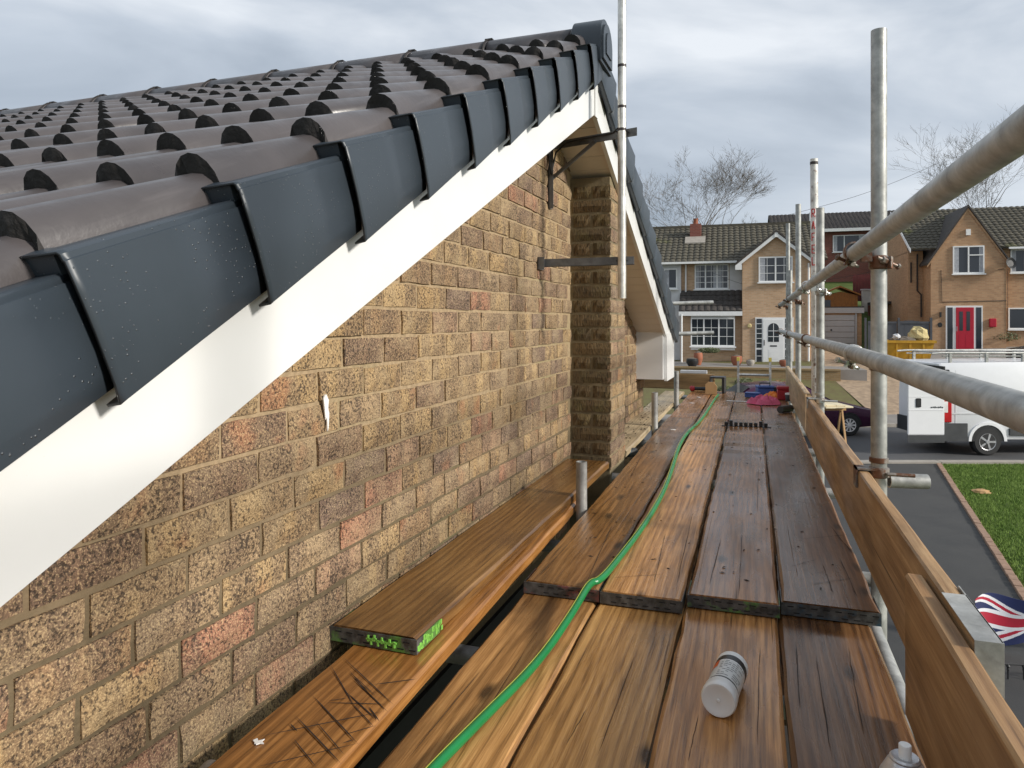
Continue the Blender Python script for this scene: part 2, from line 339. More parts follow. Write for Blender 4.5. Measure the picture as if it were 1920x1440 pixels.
M['lamp_red']=simple('tail_lamp_red',(.45,.015,.02),.2); M['lamp_white']=simple('lamp_white',(.75,.72,.70),.2); M['purple']=simple('purple_car_paint',(.055,.014,.040),.22); M['carblack']=simple('black_car_paint',(.012,.013,.018),.2)
M['bark']=simple('grey_bark',(.14,.115,.09),.9,var=.3); M['leaf']=simple('shrub_leaf',(.06,.075,.022),.6,var=.5,scale=14); M['leafr']=simple('bronze_leaf',(.20,.09,.035),.6,var=.4,scale=14); M['terr']=simple('terracotta',(.30,.10,.05),.7); M['sack']=simple('straw_sacking',(.55,.45,.22),.9,var=.25,scale=9)
M['flagb']=simple('flag_navy',(.015,.025,.10),.8); M['flagr']=simple('flag_red',(.45,.015,.04),.8); M['flagw']=simple('flag_white',(.78,.78,.80),.8); M['iron']=simple('black_iron',(.015,.015,.016),.5)
M['bed']=grass_mat('garden_soil',(.13,.10,.055),(.16,.16,.06),3.0); M['soil']=simple('under_deck_shade_dark',(.022,.017,.012),.95,var=.4,scale=9,bump=.8,bscale=30); M['wall_shade_strip']=simple('wall_shade_black',(.02,.02,.02),.8)  # last two: near-black fills added so the deck gaps read as shaded
M['redletter']=simple('red_lettering',(.5,.03,.03),.6); M['tape']=simple('dark_tape',(.03,.02,.018),.5); M['cardboard']=simple('bare_timber_offcut',(.45,.27,.12),.7)

# ================================================================ terrain and roads
def lerp(x,pts):
    for (a,b),(c,d) in zip(pts,pts[1:]):
        if x<=c: return b+(d-b)*max(0,(x-a))/(c-a)
    return pts[-1][1]
GZ=-2.58
PROF=[(-500,GZ),(22.5,GZ),(24,GZ+.06),(31,-1.28),(38,-.78),(44,1.4),(60,3.8),(120,4.5),(900,5)]
def gz(cx,d):
    z=lerp(d,PROF)
    return z+.055*(min(max(cx,-2),30)-12)*min(max((d-24)/8,0),1)
def sheet(name,poly,dz,mat,step=1.0,ymax=None):
    """ground sheet: quad in (cx,d) corners a,b,c,d subdivided and laid on the terrain"""
    a,b,c,d=[Vector(p) for p in poly]
    nu=max(1,int(max((b-a).length,(c-d).length)/step)); nv=max(1,int(max((d-a).length,(c-b).length)/step))
    mb=MB(); vs=[]
    for j in range(nv+1):
        for i in range(nu+1):
            u,v=i/nu,j/nv; p=(a*(1-u)+b*u)*(1-v)+(d*(1-u)+c*u)*v
            vs.append(C2(p.x,p.y,gz(p.x,p.y)+dz))
    mb.add(vs,[(j*(nu+1)+i,j*(nu+1)+i+1,(j+1)*(nu+1)+i+1,(j+1)*(nu+1)+i) for j in range(nv) for i in range(nu)])
    return struct(mb.build(name,mat))
xs=[-900,-300,-100,-40,-20,-10]+[x*2 for x in range(-4,20)]+[44,60,100,300,900]
ds=[-400,-100,-30,0,8,14,18,20,22,22.5]+[23+.5*i for i in range(0,76)]+[64,72,80,100,120,200,400,900]
mb=MB(); mb.add([C2(x,d,gz(x,d)-(0.02 if 20<d<60 else 0)) for d in ds for x in xs],[(j*len(xs)+i,j*len(xs)+i+1,(j+1)*len(xs)+i+1,(j+1)*len(xs)+i) for j in range(len(ds)-1) for i in range(len(xs)-1)])
struct(mb.build('ground',M['earth'],smooth=True))
sheet('road',[(-60,16.75),(80,16.75),(80,22.1),(-60,22.1)],.012,M['road'],4)
# near front: tarmac drive, lawn and its brick edging (pixels on the ground plane)
def wc(px,py): p=onz(px,py,GZ); return (p.x*CA+p.y*SA,-p.x*SA+p.y*CA)
la,lb=wc(1757,873),wc(1905,1110)
def edge(d): k=(d-lb[1])/(la[1]-lb[1]); return lb[0]+(la[0]-lb[0])*k
sheet('driveway',[(edge(2)-9,2),(edge(2),2),(edge(16.5),16.5),(-6,16.5)],.012,M['tarmac'],2)
sheet('pavement',[(-60,22.3),(80,22.3),(80,24.0),(-60,24.0)],.10,M['pave'],4)
sheet('driveway',[(12.3,24.1),(15.6,24.1),(17.2,36.6),(14.2,36.6)],.03,M['drive'],.5)
sheet('driveway',[(16.3,24.1),(24,24.1),(27,33.4),(16.6,33.4)],.03,M['pave'],.5)
sheet('block_edging',[(15.62,24.1),(16.28,24.1),(16.58,33.4),(16.2,33.4)],.034,M['blockpave'],.5)
sheet('garden_bed',[(2,24.1),(12.2,24.1),(14.1,35),(2,35)],.03,M['bed'],.5)
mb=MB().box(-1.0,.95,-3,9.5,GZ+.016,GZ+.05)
struct(mb.build('under_deck_shade_slab',M['soil']))  # added dark slab; its colour stands in for shade below the deck
mb=MB()
for i in range(70):
    x=-60+2*i; vs=[C2(*p) for p in ((x,22.12,GZ),(x+1.98,22.12,GZ),(x+1.98,22.28,GZ),(x,22.28,GZ))]
    mb.add(vs+[v+Vector((0,0,.115)) for v in vs],[(0,1,5,4),(4,5,6,7),(1,2,6,5),(3,0,4,7)])
struct(mb.build('kerb',M['kerb']))
mb=MB()
for i in range(70):
    x=-60+2*i; vs=[C2(*p) for p in ((x,16.5,GZ),(x+1.98,16.5,GZ),(x+1.98,16.74,GZ),(x,16.74,GZ))]
    mb.add(vs+[v+Vector((0,0,.05)) for v in vs],[(0,1,5,4),(4,5,6,7),(1,2,6,5),(3,0,4,7),(2,3,7,6)])
struct(mb.build('kerb',M['kerb']))
edging=struct(empty('brick_edging',C2(edge(5),5,GZ)))
bm_=MB().bbox(-.1,.1,-.05,.05,0,.05,.006).mesh('edging_brick',M['edgebrick'])
d=6.0; dirE=(C2(la[0],la[1])-C2(lb[0],lb[1])); angE=math.atan2(dirE.y,dirE.x)
stp=.215*abs((la[1]-lb[1])/dirE.length); k=0
while d<16.4:
    p=C2(edge(d)+.05,d,GZ+.002+rng.uniform(-.006,.006)); o=link('brick',bm_,edging,p-edging.location,(0,0,angE+rng.uniform(-.05,.05))); d+=stp
# lawn with blades
def lawn():
    r=np.random.default_rng(3); n=150000
    dd=r.uniform(6,16.45,n); u=r.uniform(0,1,n)**1.0
    e0=lb[0]+(la[0]-lb[0])*(dd-lb[1])/(la[1]-lb[1])+.13
    cx=e0+u*5.5
    keep=cx<dd*.80+1.2; dd=dd[keep];cx=cx[keep];n=len(dd)
    x=cx*CA-dd*SA;y=cx*SA+dd*CA
    an=r.uniform(0,6.28,n);h=r.uniform(.025,.06,n);wd=r.uniform(.004,.008,n);le=r.uniform(-.03,.03,(n,2))
    V=np.zeros((n,3,3)); V[:,0]=np.c_[x-np.cos(an)*wd,y-np.sin(an)*wd,np.full(n,GZ)]; V[:,1]=np.c_[x+np.cos(an)*wd,y+np.sin(an)*wd,np.full(n,GZ)]; V[:,2]=np.c_[x+le[:,0],y+le[:,1],GZ+h]
    me=bpy.data.meshes.new('lawn_grass'); me.vertices.add(n*3); me.vertices.foreach_set('co',V.reshape(-1)); me.loops.add(n*3); me.loops.foreach_set('vertex_index',np.arange(n*3,dtype=np.int32))
    me.polygons.add(n); me.polygons.foreach_set('loop_start',np.arange(0,n*3,3,dtype=np.int32)); me.update(calc_edges=True); me.materials.append(M['blade'])
    o=stuff(link('lawn_grass',me)); tag(o,'short green lawn grass beyond the brick edging of the tarmac drive','grass')
lawn()

# ================================================================ the bungalow under repair
HQ=R(-1.0)
house=empty('brick_bungalow',(0,0,0),HQ,'buff brick bungalow gable with new grey tiled roof and white bargeboard','house')
NW=-.977; NB=-.75; RT=3.235
S1=.459; S2=.445; TH1=math.atan(S1); TH2=math.atan(S2)
T0,T1=-.75,6.10                      # eaves
def low(t): return 1.728-(.462*(RT-t) if t<RT else .44*(t-RT))     # lower edge of bargeboard
def HW(n,t,z):                        # house-local to world
    return Vector((n*math.cos(HQ)-t*math.sin(HQ),n*math.sin(HQ)+t*math.cos(HQ),z))
# wall core (mortar)
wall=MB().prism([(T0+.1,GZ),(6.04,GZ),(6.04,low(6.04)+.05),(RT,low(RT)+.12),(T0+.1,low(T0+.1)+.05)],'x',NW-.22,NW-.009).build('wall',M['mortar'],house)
def brick_mesh(L,Hh,D,k,mat,chunk=.004,axis='n'):
    """front at local x=0 (outward +x), length along y, height z"""
    r=random.Random(k); nu,nv=4,2; b=.005
    mb=MB(); vs=[]
    for j in range(nv+1):
        for i in range(nu+1):
            y=-L/2+L*i/nu; z=-Hh/2+Hh*j/nv; ed=(i in(0,nu)) or (j in(0,nv))
            vs.append(((-b if ed else 0)+r.uniform(-chunk,chunk)*.5, y+(r.uniform(-.0018,.0018)), z+r.uniform(-.0016,.0016)))
    fs=[(j*(nu+1)+i,j*(nu+1)+i+1,(j+1)*(nu+1)+i+1,(j+1)*(nu+1)+i) for j in range(nv) for i in range(nu)]
    rim=[i for i in range(nu+1)]+[j*(nu+1)+nu for j in range(1,nv+1)]+[nv*(nu+1)+i for i in range(nu-1,-1,-1)]+[j*(nu+1) for j in range(nv-1,0,-1)]
    o=len(vs); vs+=[(-D,vs[i][1],vs[i][2]) for i in rim]; n=len(rim)
    fs+=[(rim[(k2+1)%n],rim[k2],o+k2,o+(k2+1)%n) for k2 in range(n)]
    mb.add(vs,fs); return mb
BL,BH=.20,.075
bricks=[]
for c in range(-14,40):
    zc=.8395+(c-12)*BH
    if zc<-.35: continue
    off=(c%2)*BL/2+random.Random(c).uniform(-.02,.02)
    t=T0+.15+off
    while t<6.0:
        wl=BL-.011+rng.uniform(-.004,.003)
        if not (zc>low(t)+.10 or (3.62<t<4.12)):
            bricks.append((t,zc+rng.uniform(-.002,.002),wl))
        t+=BL
def vis(n,t,z):
    p=proj(HW(n,t,z)); ok=-60<p[0]<1980 and -40<p[1]<1480
    return (1/p[2]**2 if ok and p[2]>0 else 0)
def bvis(b):
    s=vis(NW,b[0],b[1])
    if b[1]>low(b[0])+.06 or b[1]<-.06: s*=.02
    if 3.7<b[0]<6.1 : s*=.5
    return s
bricks.sort(key=bvis,reverse=True)
bm_var=[]
for k in range(10):
    mb=brick_mesh(BL-.011,BH-.010,.02,k,None); bm_var.append(mb.mesh('brick',M['brick'],attr=True))
rest=MB()
for i,(t,z,wl) in enumerate(bricks):
    if i<300:
        o=link('brick',bm_var[rng.randrange(10)],wall,(NW+rng.uniform(-.0015,.002),t,z),(rng.uniform(-.012,.012),rng.uniform(-.02,.02),rng.choice((0,0))))
    else:
        mb=brick_mesh(wl,BH-.010,.02,i,None); rest.add([(v[0]+NW,v[1]+t,v[2]+z) for v in mb.v],mb.f,0,rng.random())
stuff(rest.build('bricks',M['brick'],wall,attr=True))
MB().box(NW-.03,NW+.006,T0+.11,6.03,GZ,-.36).build('wall_shade_strip',M['wall_shade_strip'],house)  # added black strip painting under-deck shade onto the wall foot
# chimney breast
CN=-.765; CT0,CT1=3.655,4.07
chim=MB().box(NW-.01,CN-.008,CT0+.008,CT1-.008,GZ,1.52).build('chimney_stack',M['shademortar'],house)
cv=[brick_mesh(CT1-CT0-.012,BH-.011,.02,90+k,None,.007).mesh('brick',M['brick'],attr=True) for k in range(4)]
cvh=[brick_mesh((CT1-CT0)/2-.012,BH-.011,.02,70+k,None,.007).mesh('brick',M['brick'],attr=True) for k in range(4)]
fw=CN-NW
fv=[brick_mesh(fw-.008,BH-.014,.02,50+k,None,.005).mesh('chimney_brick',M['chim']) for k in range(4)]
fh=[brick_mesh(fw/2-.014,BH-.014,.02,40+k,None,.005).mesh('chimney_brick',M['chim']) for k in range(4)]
for c in range(-2,24):
    zc=.8395+(c-12)*BH+.004
    if zc<-.05 or zc>1.5: continue
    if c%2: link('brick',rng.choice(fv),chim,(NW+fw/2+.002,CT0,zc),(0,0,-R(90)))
    else:
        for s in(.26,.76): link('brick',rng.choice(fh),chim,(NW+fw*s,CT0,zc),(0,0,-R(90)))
    if c%2:
        for s in(.25,.75): link('brick',rng.choice(cvh),chim,(CN,CT0+(CT1-CT0)*s,zc))
    else: link('brick',rng.choice(cv),chim,(CN,(CT0+CT1)/2,zc))
# bargeboards and soffits
def slopeboard(name,ta,tb,h,n0,n1,mat,dz=0.0):
    return MB().prism([(ta,low(ta)+dz),(tb,low(tb)+dz),(tb,low(tb)+dz+h),(ta,low(ta)+dz+h)],'x',n0,n1).build(name,mat,house)
bb=slopeboard('bargeboard',T0,RT-.002,.235,NB-.02,NB,M['upvc']); slopeboard('bargeboard',RT+.002,T1-.02,.235,NB-.02,NB,M['upvc'])
MB().prism([(RT-.025,low(RT)-.018),(RT+.025,low(RT)-.018),(RT+.025,low(RT)+.22),(RT-.025,low(RT)+.22)],'x',NB+.001,NB+.006).build('joint_cover',M['upvc'],house)
for ta,tb in((T0,RT),(RT,5.72)):
    sb=MB(); n=int((tb-ta)/.1)
    for i in range(n):
        a=ta+(tb-ta)*i/n+.002; b=ta+(tb-ta)*(i+1)/n-.002
        sb.prism([(a,low(a)+.012),(b,low(b)+.012),(b,low(b)+.024),(a,low(a)+.024)],'x',NW-.02,NB-.021)
    sb.build('soffit',M['soff'],house)
    MB().prism([(ta,low(ta)+.025),(tb,low(tb)+.025),(tb,low(tb)+.035),(ta,low(ta)+.035)],'x',NW-.02,NB-.021).build('soffit_backing',M['soff'],house)
# boxed eaves end
bx=MB().prism([(5.66,.30),(6.16,.30),(6.16,low(6.1)+.1),(5.66,low(5.66)+.02)],'x',NW-.01,NB-.022).build('eaves_box',M['upvc'],house)
MB().prism([(5.72,.285),(6.17,.285),(6.17,low(6.1)+.20),(5.70,low(5.70)+.02)],'x',NB-.019,NB+.004).build('eaves_box_end',M['upvc'],house)
# roof planes
RZ1=.548
def plane1(t): return RZ1+S1*t
ridgez=plane1(RT)
MB().prism([(T0,plane1(T0)-.05),(RT,ridgez-.05),(RT,ridgez-.075),(T0,plane1(T0)-.075)],'x',-9.5,NB-.03).build('roof_underlay',M['foam'],house)
def plane2(t): return ridgez-S2*(t-RT)
fr=MB(); px=[]
prof=[]
PIT=.162
def troll(x):
    u=x%PIT
    return math.sqrt(max(0,.041**2-(u-.050)**2))*1.2 if abs(u-.050)<.041 else 0.0
xsamp=[]
for k in range(2):
    b=k*PIT
    xsamp+= [b+.0]+[b+.050-.041*math.cos(math.pi*i/8) for i in range(9)]+[b+.108,b+.110,b+.112,b+.128,b+.130,b+.132]
xsamp=sorted(set([round(x,4) for x in xsamp]))+[.324]
def tilemesh(k):
    r=random.Random(k); mb=MB(); L=.27/math.cos(TH1)+.035; n=len(xsamp); vs=[]
    sag=[r.uniform(-.002,.002) for _ in xsamp]
    for st,(s,h0) in enumerate(((0,.033),(L,.0))):
        for i,x in enumerate(xsamp):
            g=-.006 if (abs((x%PIT)-.110)<.001 or abs((x%PIT)-.130)<.001) else 0
            vs.append((-x,s,h0+troll(x)+g+(sag[i]*.4)))
    # front lip slightly ragged
    for i,x in enumerate(xsamp): vs.append((-x,.004+r.uniform(-.003,.004),-.006))
    fs=[(i,i+1,n+i+1,n+i) for i in range(n-1)]; mb.add(vs,fs,0)
    # ragged cut end: an inner row pushed in and out
    o3=len(mb.v); 
    for i,x in enumerate(xsamp):
        hm=-.006+(.033+troll(x)+.006)*r.uniform(.45,.75); mb.v.append((-x,r.uniform(-.010,.004),hm))
    for lo,hi in ((2*n,o3),(o3,0)):
        mb.f+=[(lo+i,lo+i+1,hi+i+1,hi+i) for i in range(n-1)]; mb.m+=[1]*(n-1); mb.a+=[0]*(n-1)
    # inner ragged mid row on the cut ends
    return mb.mesh('roof_tile',[M['tile'],M['foam']],True)
tv=[tilemesh(k) for k in range(5)]
tl=[]
for k in range(-5,10):
    t=.588+.2725*k
    if t<T0-.02: continue
    nst=-.755
    j=0
    while nst-j*.324>-9.2:
        n=nst-j*.324; p=vis(n-.15,t+.13,plane1(t+.13)); tl.append((p,n,t)); j+=1
tl.sort(reverse=True)
rest=MB()
for i,(p,n,t) in enumerate(tl):
    loc=(n+rng.uniform(-.002,.002),t,plane1(t)+rng.uniform(-.001,.002))
    if i<300: link('roof_tile',rng.choice(tv),house,loc,(TH1+rng.uniform(-.004,.004),0,rng.uniform(-.006,.006)))
    else:
        me=rng.choice(tv); Mx=Matrix.Translation(loc)@Matrix.Rotation(TH1,4,'X')
        rest.v; o=len(rest.v)
        rest.add([Mx@v.co for v in me.vertices],[tuple(pl.vertices) for pl in me.polygons]); rest.m[-len(me.polygons):]=[pl.material_index for pl in me.polygons]
stuff(rest.build('roof_tiles',[M['tile'],M['foam']],house,True))
# far slope, tiles in one sheet
fs_=MB(); xx=[-.80-i*PIT/6 for i in range(int(8.5/PIT*6))]
vs=[]
for t in (RT,T1+.06):
    for x in xx: vs.append((x,t,plane2(t)+troll(-x)))
n=len(xx); fs_.add(vs,[(i,n+i,n+i+1,i+1) for i in range(n-1)])
stuff(fs_.build('roof_tiles',M['tile'],house,True))
# verge caps
def capmesh(th,sign,Ln):
    mb=MB(); pr=[(-.772,-.030),(-.772,-.004),(-.725,.0),(-.7205,-.003),(-.7195,-.010),(-.7172,-.011),(-.7155,-.050),(-.7150,-.095),(-.7175,-.135),(-.7225,-.162),(-.745,-.166)]
    st=[(0,.012,.013),(.012,.0105,.0122),(Ln*.5,.004,.0),(Ln+.02,-.002,-.014)]
    n=len(pr); vs=[]
    for s,dn,dw in st:
        for (a,b) in pr:
            up=dw if b>-.1 else (.004-.018*(1-s/(Ln+.02)))
            vs.append((a+(dn if a>-.76 else 0),s,b+up))
    mb.add(vs,[(j*n+i,j*n+i+1,(j+1)*n+i+1,(j+1)*n+i) for j in range(len(st)-1) for i in range(n-1)])
    # closing block under the flange at the low end
    mb.box(-.778,-.7225,.003,.03,-.046,.009)
    me=mb.mesh('verge_cap',[M['cap'],M['capedge']],True)
    return me
CP1=.27/math.cos(TH1); cm=capmesh(TH1,1,CP1)
ct=lambda t:.577+S1*t
for k in range(-5,10):
    t=.553+.2675*k
    if t<T0: continue
    o=link('verge_cap',cm,house,(rng.uniform(-.001,.001),t,ct(t)),(TH1,0,0)); md=o.modifiers.new('s','SOLIDIFY'); md.thickness=.0035; md.offset=-1; md.material_offset_rim=1
CP2=.27/math.cos(TH2); cm2=capmesh(TH2,1,CP2); 
cm2=cm2.copy(); cm2.transform(Matrix.Scale(-1,4,(0,1,0))); cm2.flip_normals()
for k in range(0,11):
    t=T1+.10-.27*k
    if t<RT+.1: break
    z=ct(RT)-S2*(t-RT)
    o=link('verge_cap',cm2,house,(rng.uniform(-.001,.001),t,z),(-TH2,0,0)); md=o.modifiers.new('s','SOLIDIFY'); md.thickness=.0035; md.offset=-1; md.material_offset_rim=1
# ridge
def ridgemesh(L,k):
    mb=MB(); vs=[]; n=12
    for i,x in enumerate((0,-L)):
        for a in range(n+1):
            an=math.pi*a/n; vs.append((x,-math.cos(an)*.105,math.sin(an)*.100))
    mb.add(vs,[(a,a+1,n+1+a+1,n+1+a) for a in range(n)]); return mb.mesh('ridge_tile',M['tile'],True)
rl=.42; rme=ridgemesh(rl-.012,0)
clip=MB(); pts=[(-.004,-math.cos(math.pi*a/12)*.109,math.sin(math.pi*a/12)*.104) for a in range(13)]
clip.tube(pts,.0045,6); clip.box(-.022,.016,-.03,.03,.098,.108); clip=clip.mesh('ridge_union',M['foam'])
for k in range(20):
    n=-.83-.02-rl*k
    o=link('ridge_tile',rme,house,(n,RT,ridgez-.005+rng.uniform(-.002,.002))); md=o.modifiers.new('s','SOLIDIFY'); md.thickness=.012
    if k>0: link('ridge_clip',clip,o,(.0,0,0))
ec=MB(); n=16
poly=[(RT-.118,ridgez-.10)]+[(RT-math.cos(math.pi*a/n)*.120,ridgez+.0+math.sin(math.pi*a/n)*.118) for a in range(n+1)]+[(RT+.118,ridgez-.10)]
ec.prism(poly,'x',-.835,-.700); 
poly2=[(RT+(y-RT)*.8,ridgez+(z-ridgez)*.82) for y,z in poly]; ec.prism(poly2,'x',-.699,-.690)
poly3=[(RT+(y-RT)*.45,ridgez+(z-ridgez)*.5) for y,z in poly]; ec.prism(poly3,'x',-.689,-.684)
ec.build('ridge_end_cap',M['cap'],house,True)
# bird lime on the wall
mb=MB(); p=(1.42,.566)
for i,(t,z,wd,hh) in enumerate(((0,0,.010,.03),(.006,-.03,.005,.028),(-.006,.012,.006,.018))):
    mb.prism([(p[0]+t-wd,p[1]+z+hh*.4),(p[0]+t-wd*.3,p[1]+z-hh),(p[0]+t+wd*.5,p[1]+z-hh*.7),(p[0]+t+wd,p[1]+z+hh*.5),(p[0]+t,p[1]+z+hh)],'x',NW+.002,NW+.0045+i*.0005)
mb.build('bird_dropping',M['whitep'],wall)
# TV mast on its brackets
mast=empty('aerial_mast',HW(-.6,3.10,1.0),HQ,'worn pale metal aerial mast clamped to brackets on the gable','mast')
o0=(-.6,3.10,1.0)
m_=MB().tube([(0,0,-.135),(0,0,2.2)],.0185,16); m_.build('mast_tube',M['mast'],mast,True)
for z in (.88,.70,.60): MB().lathe([(.0192,z),(.0192,z+.012)],16).build('tape_band',M['tape'],mast,True)
lb_=empty('mast_bracket',HW(NW,3.10,1.03),HQ,'short dark steel arm bracket on the wall holding the foot of the aerial mast','bracket')
b=MB().box(0,.43,-.003,.003,-.018,.018).box(0,.43,-.003,.012,-.018,-.015); b.build('arm',M['brack'],lb_)
MB().box(-.001,.006,-.035,.035,-.03,.025).box(-.001,.03,-.035,-.032,-.03,.025).build('wall_plate',M['brack'],lb_)
mb=MB().tube([(.355,-.004,0),(.355,.035,0),(.40,.035,0),(.40,-.004,0)],.0035,6); mb.build('u_bolt',M['iron'],lb_)
ub=empty('mast_bracket',HW(NW,3.25,1.60),HQ,'dark steel braced cantilever bracket under the roof apex holding the aerial mast','bracket')
MB().box(0,.006,-.02,.02,-.30,.03).box(0,.024,-.02,-.016,-.30,.03).build('wall_plate',M['brack'],ub)
dl=math.hypot(.45,-.15); 
MB().add([(x,y0+x*(-.15/.45)*.9,z) for x,y0,z in ((0,-.003,-.02),(.44,-.003,-.02),(.44,-.003,.016),(0,-.003,.016),(0,.003,-.02),(.44,.003,-.02),(.44,.003,.016),(0,.003,.016))],[(0,1,2,3),(7,6,5,4),(0,4,5,1),(3,2,6,7),(1,5,6,2),(0,3,7,4)]).build('arm',M['brack'],ub)
MB().tube([(.006,0,-.16),(.24,-.075,-.015)],.010,4).build('brace',M['brack'],ub)
MB().tube([(.01,-.03,.0),(.01,-.035,-.10),(.015,-.02,-.14),(.02,-.01,-.10),(.04,-.03,-.04),(.10,-.045,-.002),(.25,-.09,.004),(.33,-.105,.01),(.37,-.115,.04),(.372,-.118,.25)],.0045,6).build('aerial_cable',M['iron'],ub,True)
MB().tube([(.355,-.118,0),(.355,-.155,0),(.40,-.155,0),(.40,-.118,0)],.0035,6).build('u_bolt',M['iron'],ub)

# ================================================================ scaffold: boards
def board(x0,x1,y0,y1,zt,tint,label,mat='wood',th=.038,band0=None,band1=None,yaw=0,tilt=0,name='scaffold_board',grp=None,cat='scaffold board',seed=None):
    r=random.Random(seed if seed is not None else int((x0+7)*1000+y0*77)); W=x1-x0; L=y1-y0; b=.005; ns=max(6,int(L/.12))
    mb=MB(); vs=[]
    for i in range(ns+1):
        y=-L/2+L*i/ns; j=[r.uniform(-.0022,.0022) for _ in range(6)]
        xa,xb=-W/2+j[0],W/2+j[1]; zz=j[2]*.5; bb=b*(1+.6*r.random())
        if i in(0,ns): y+=(-1 if i==0 else 1)*0; 
        ring=[(xa+bb,-th),(xb-bb,-th),(xb,-th+b),(xb+j[3]*.5,-bb),(xb-bb*1.2,zz),(xa+bb*1.2,zz),(xa+j[4]*.5,-bb),(xa,-th+b)]
        vs+=[(x,y+(r.uniform(-.003,.003) if i in(0,ns) else 0),z) for x,z in ring]
    n=8
    fs=[(i*n+k,i*n+(k+1)%n,(i+1)*n+(k+1)%n,(i+1)*n+k) for i in range(ns) for k in range(n)]
    fs+=[tuple(range(n))[::-1],tuple(ns*n+k for k in range(n))]
    mb.add(vs,[f[::-1] if len(f)==4 else f[::-1] for f in fs])
    o=mb.build(name,M[mat],None,loc=((x0+x1)/2,(y0+y1)/2,zt)); o.color=tint+(1,); o.rotation_euler=(tilt,0,yaw)
    tag(o,label,cat,grp)
    for bd,sg in((band0,-1),(band1,1)):
        if not bd: continue
        y=sg*L/2; k=MB(); e=.0022
        ya,yb=(y-e,y) if sg<0 else (y,y+e)
        k.box(-W/2-e,W/2+e,ya-.002*(sg<0),yb+.002*(sg>0),-th+.001,-.004)
        for sx in(-1,1): k.box(min(sx*W/2,sx*(W/2+e)),max(sx*W/2,sx*(W/2+e)),min(y,y-sg*.12),max(y,y-sg*.12),-th+.002,-.005)
        q=k.build('end_band',M[bd],o)
        sl=MB(); yy=ya-.0026 if sg<0 else yb+.0026
        nsl=int(W/.030)
        for rr,zz in ((0,-.0125),(1,-.029)):
            for i in range(nsl):
                xx=-W/2+.014+i*.030+(.015 if rr else 0)
                if xx+.016<W/2 and r.random()<.85: sl.box(xx,xx+.016,yy,yy+.001,zz-.0014,zz+.0014)
        sl.build('slots',M['slot'],q)['kind']='stuff'
    return o
G1=[-.645,-.415,-.177,.071,.322]
lab_far=['wet brown board of the raised lift along the inner tubes, red end band','orange-brown board of the raised lift carrying the green hose, plain end band','wet grey-brown board of the raised lift with a green-sprayed end band, middle of the walkway','dark purple-brown board of the raised lift against the toe board, blue end band']
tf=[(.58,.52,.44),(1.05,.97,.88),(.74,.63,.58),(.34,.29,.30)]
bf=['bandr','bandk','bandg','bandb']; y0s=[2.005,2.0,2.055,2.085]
far=[];near=[]
for i in range(4):
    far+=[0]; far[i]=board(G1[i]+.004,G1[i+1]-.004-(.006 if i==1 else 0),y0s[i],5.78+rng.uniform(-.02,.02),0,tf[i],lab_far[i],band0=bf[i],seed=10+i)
lab_near=['orange-brown near-lift board beneath the green hose, next to the open gap by the wall','golden brown near-lift board between the hose board and the white bottle board','golden near-lift board with dark stains carrying the fallen white bottle','dark brown near-lift board carrying the silver spray can beside the toe board']
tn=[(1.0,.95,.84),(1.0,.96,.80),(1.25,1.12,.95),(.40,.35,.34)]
Gn=[-.650,-.423,-.183,.064,.302]
for i in range(4):
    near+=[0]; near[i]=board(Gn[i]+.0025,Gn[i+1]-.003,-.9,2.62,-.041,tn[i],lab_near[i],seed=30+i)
tb=[(.80,.68,.62),(.90,.80,.76),(.82,.70,.66),(.60,.52,.52)]
lab_b=['far board of the walkway beside the inner tubes, lying under the red cordless tool','far board of the walkway with the end of the green hose','far board of the walkway under the pink cloth','far board of the walkway against the toe board under the black pipe']
for i in range(4):
    board(G1[i]+.006,G1[i+1]-.006,5.80,8.0+rng.uniform(-.05,.05),-.003+rng.uniform(-.002,.002),tb[i],lab_b[i],seed=50+i)
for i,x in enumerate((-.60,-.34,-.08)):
    board(x,x+.23,2.3,9.6,-.42,(.10,.09,.09),'added dark board below the walkway that blackens its gaps',seed=90+i,grp='added dark boards below the walkway')  # added boards, tinted near black so the walkway gaps look shaded
# boards by the wall
lw=board(-.8935,-.6775,-.6,3.1,.006,(.78,.64,.45),'scored orange-brown board lying along the foot of the brick wall',seed=61,yaw=R(.75))
uw=board(-.938,-.712,1.462,3.60,.046,(.50,.46,.34),'wet olive-brown board stacked on the scored board by the wall, green-sprayed end',band0='bandg',seed=62,yaw=R(-.7))
board(-.90,-.695,4.12,7.75,.010,(1,1,.95),'pale dusty board along the wall beyond the chimney breast',mat='palewood',seed=63)
# green spray marks on the stacked board's end
g=MB(); 
for i,(x,z) in enumerate(((-.012,-.016),(-.004,-.023),(.004,-.014),(.014,-.024),(.024,-.017),(.034,-.025),(.044,-.018),(.056,-.022))):
    g.box(x,x+.0045,-1.0765,-1.0735,z-.007,z+.007)
    g.box(x-.003,x+.008,-1.0765,-1.0738,z-.003+.005*(i%2),z+.0005+.005*(i%2))
g.build('green_spray',M['green_paint'],uw); g=MB()
r=random.Random(4)
for i in range(26):
    y=-1.07+.005*i; z=r.uniform(-.030,-.010); g.box(.1145,.1162,y,y+.009,z-.005,z+.006)
g.build('green_spray',M['green_paint'],uw)
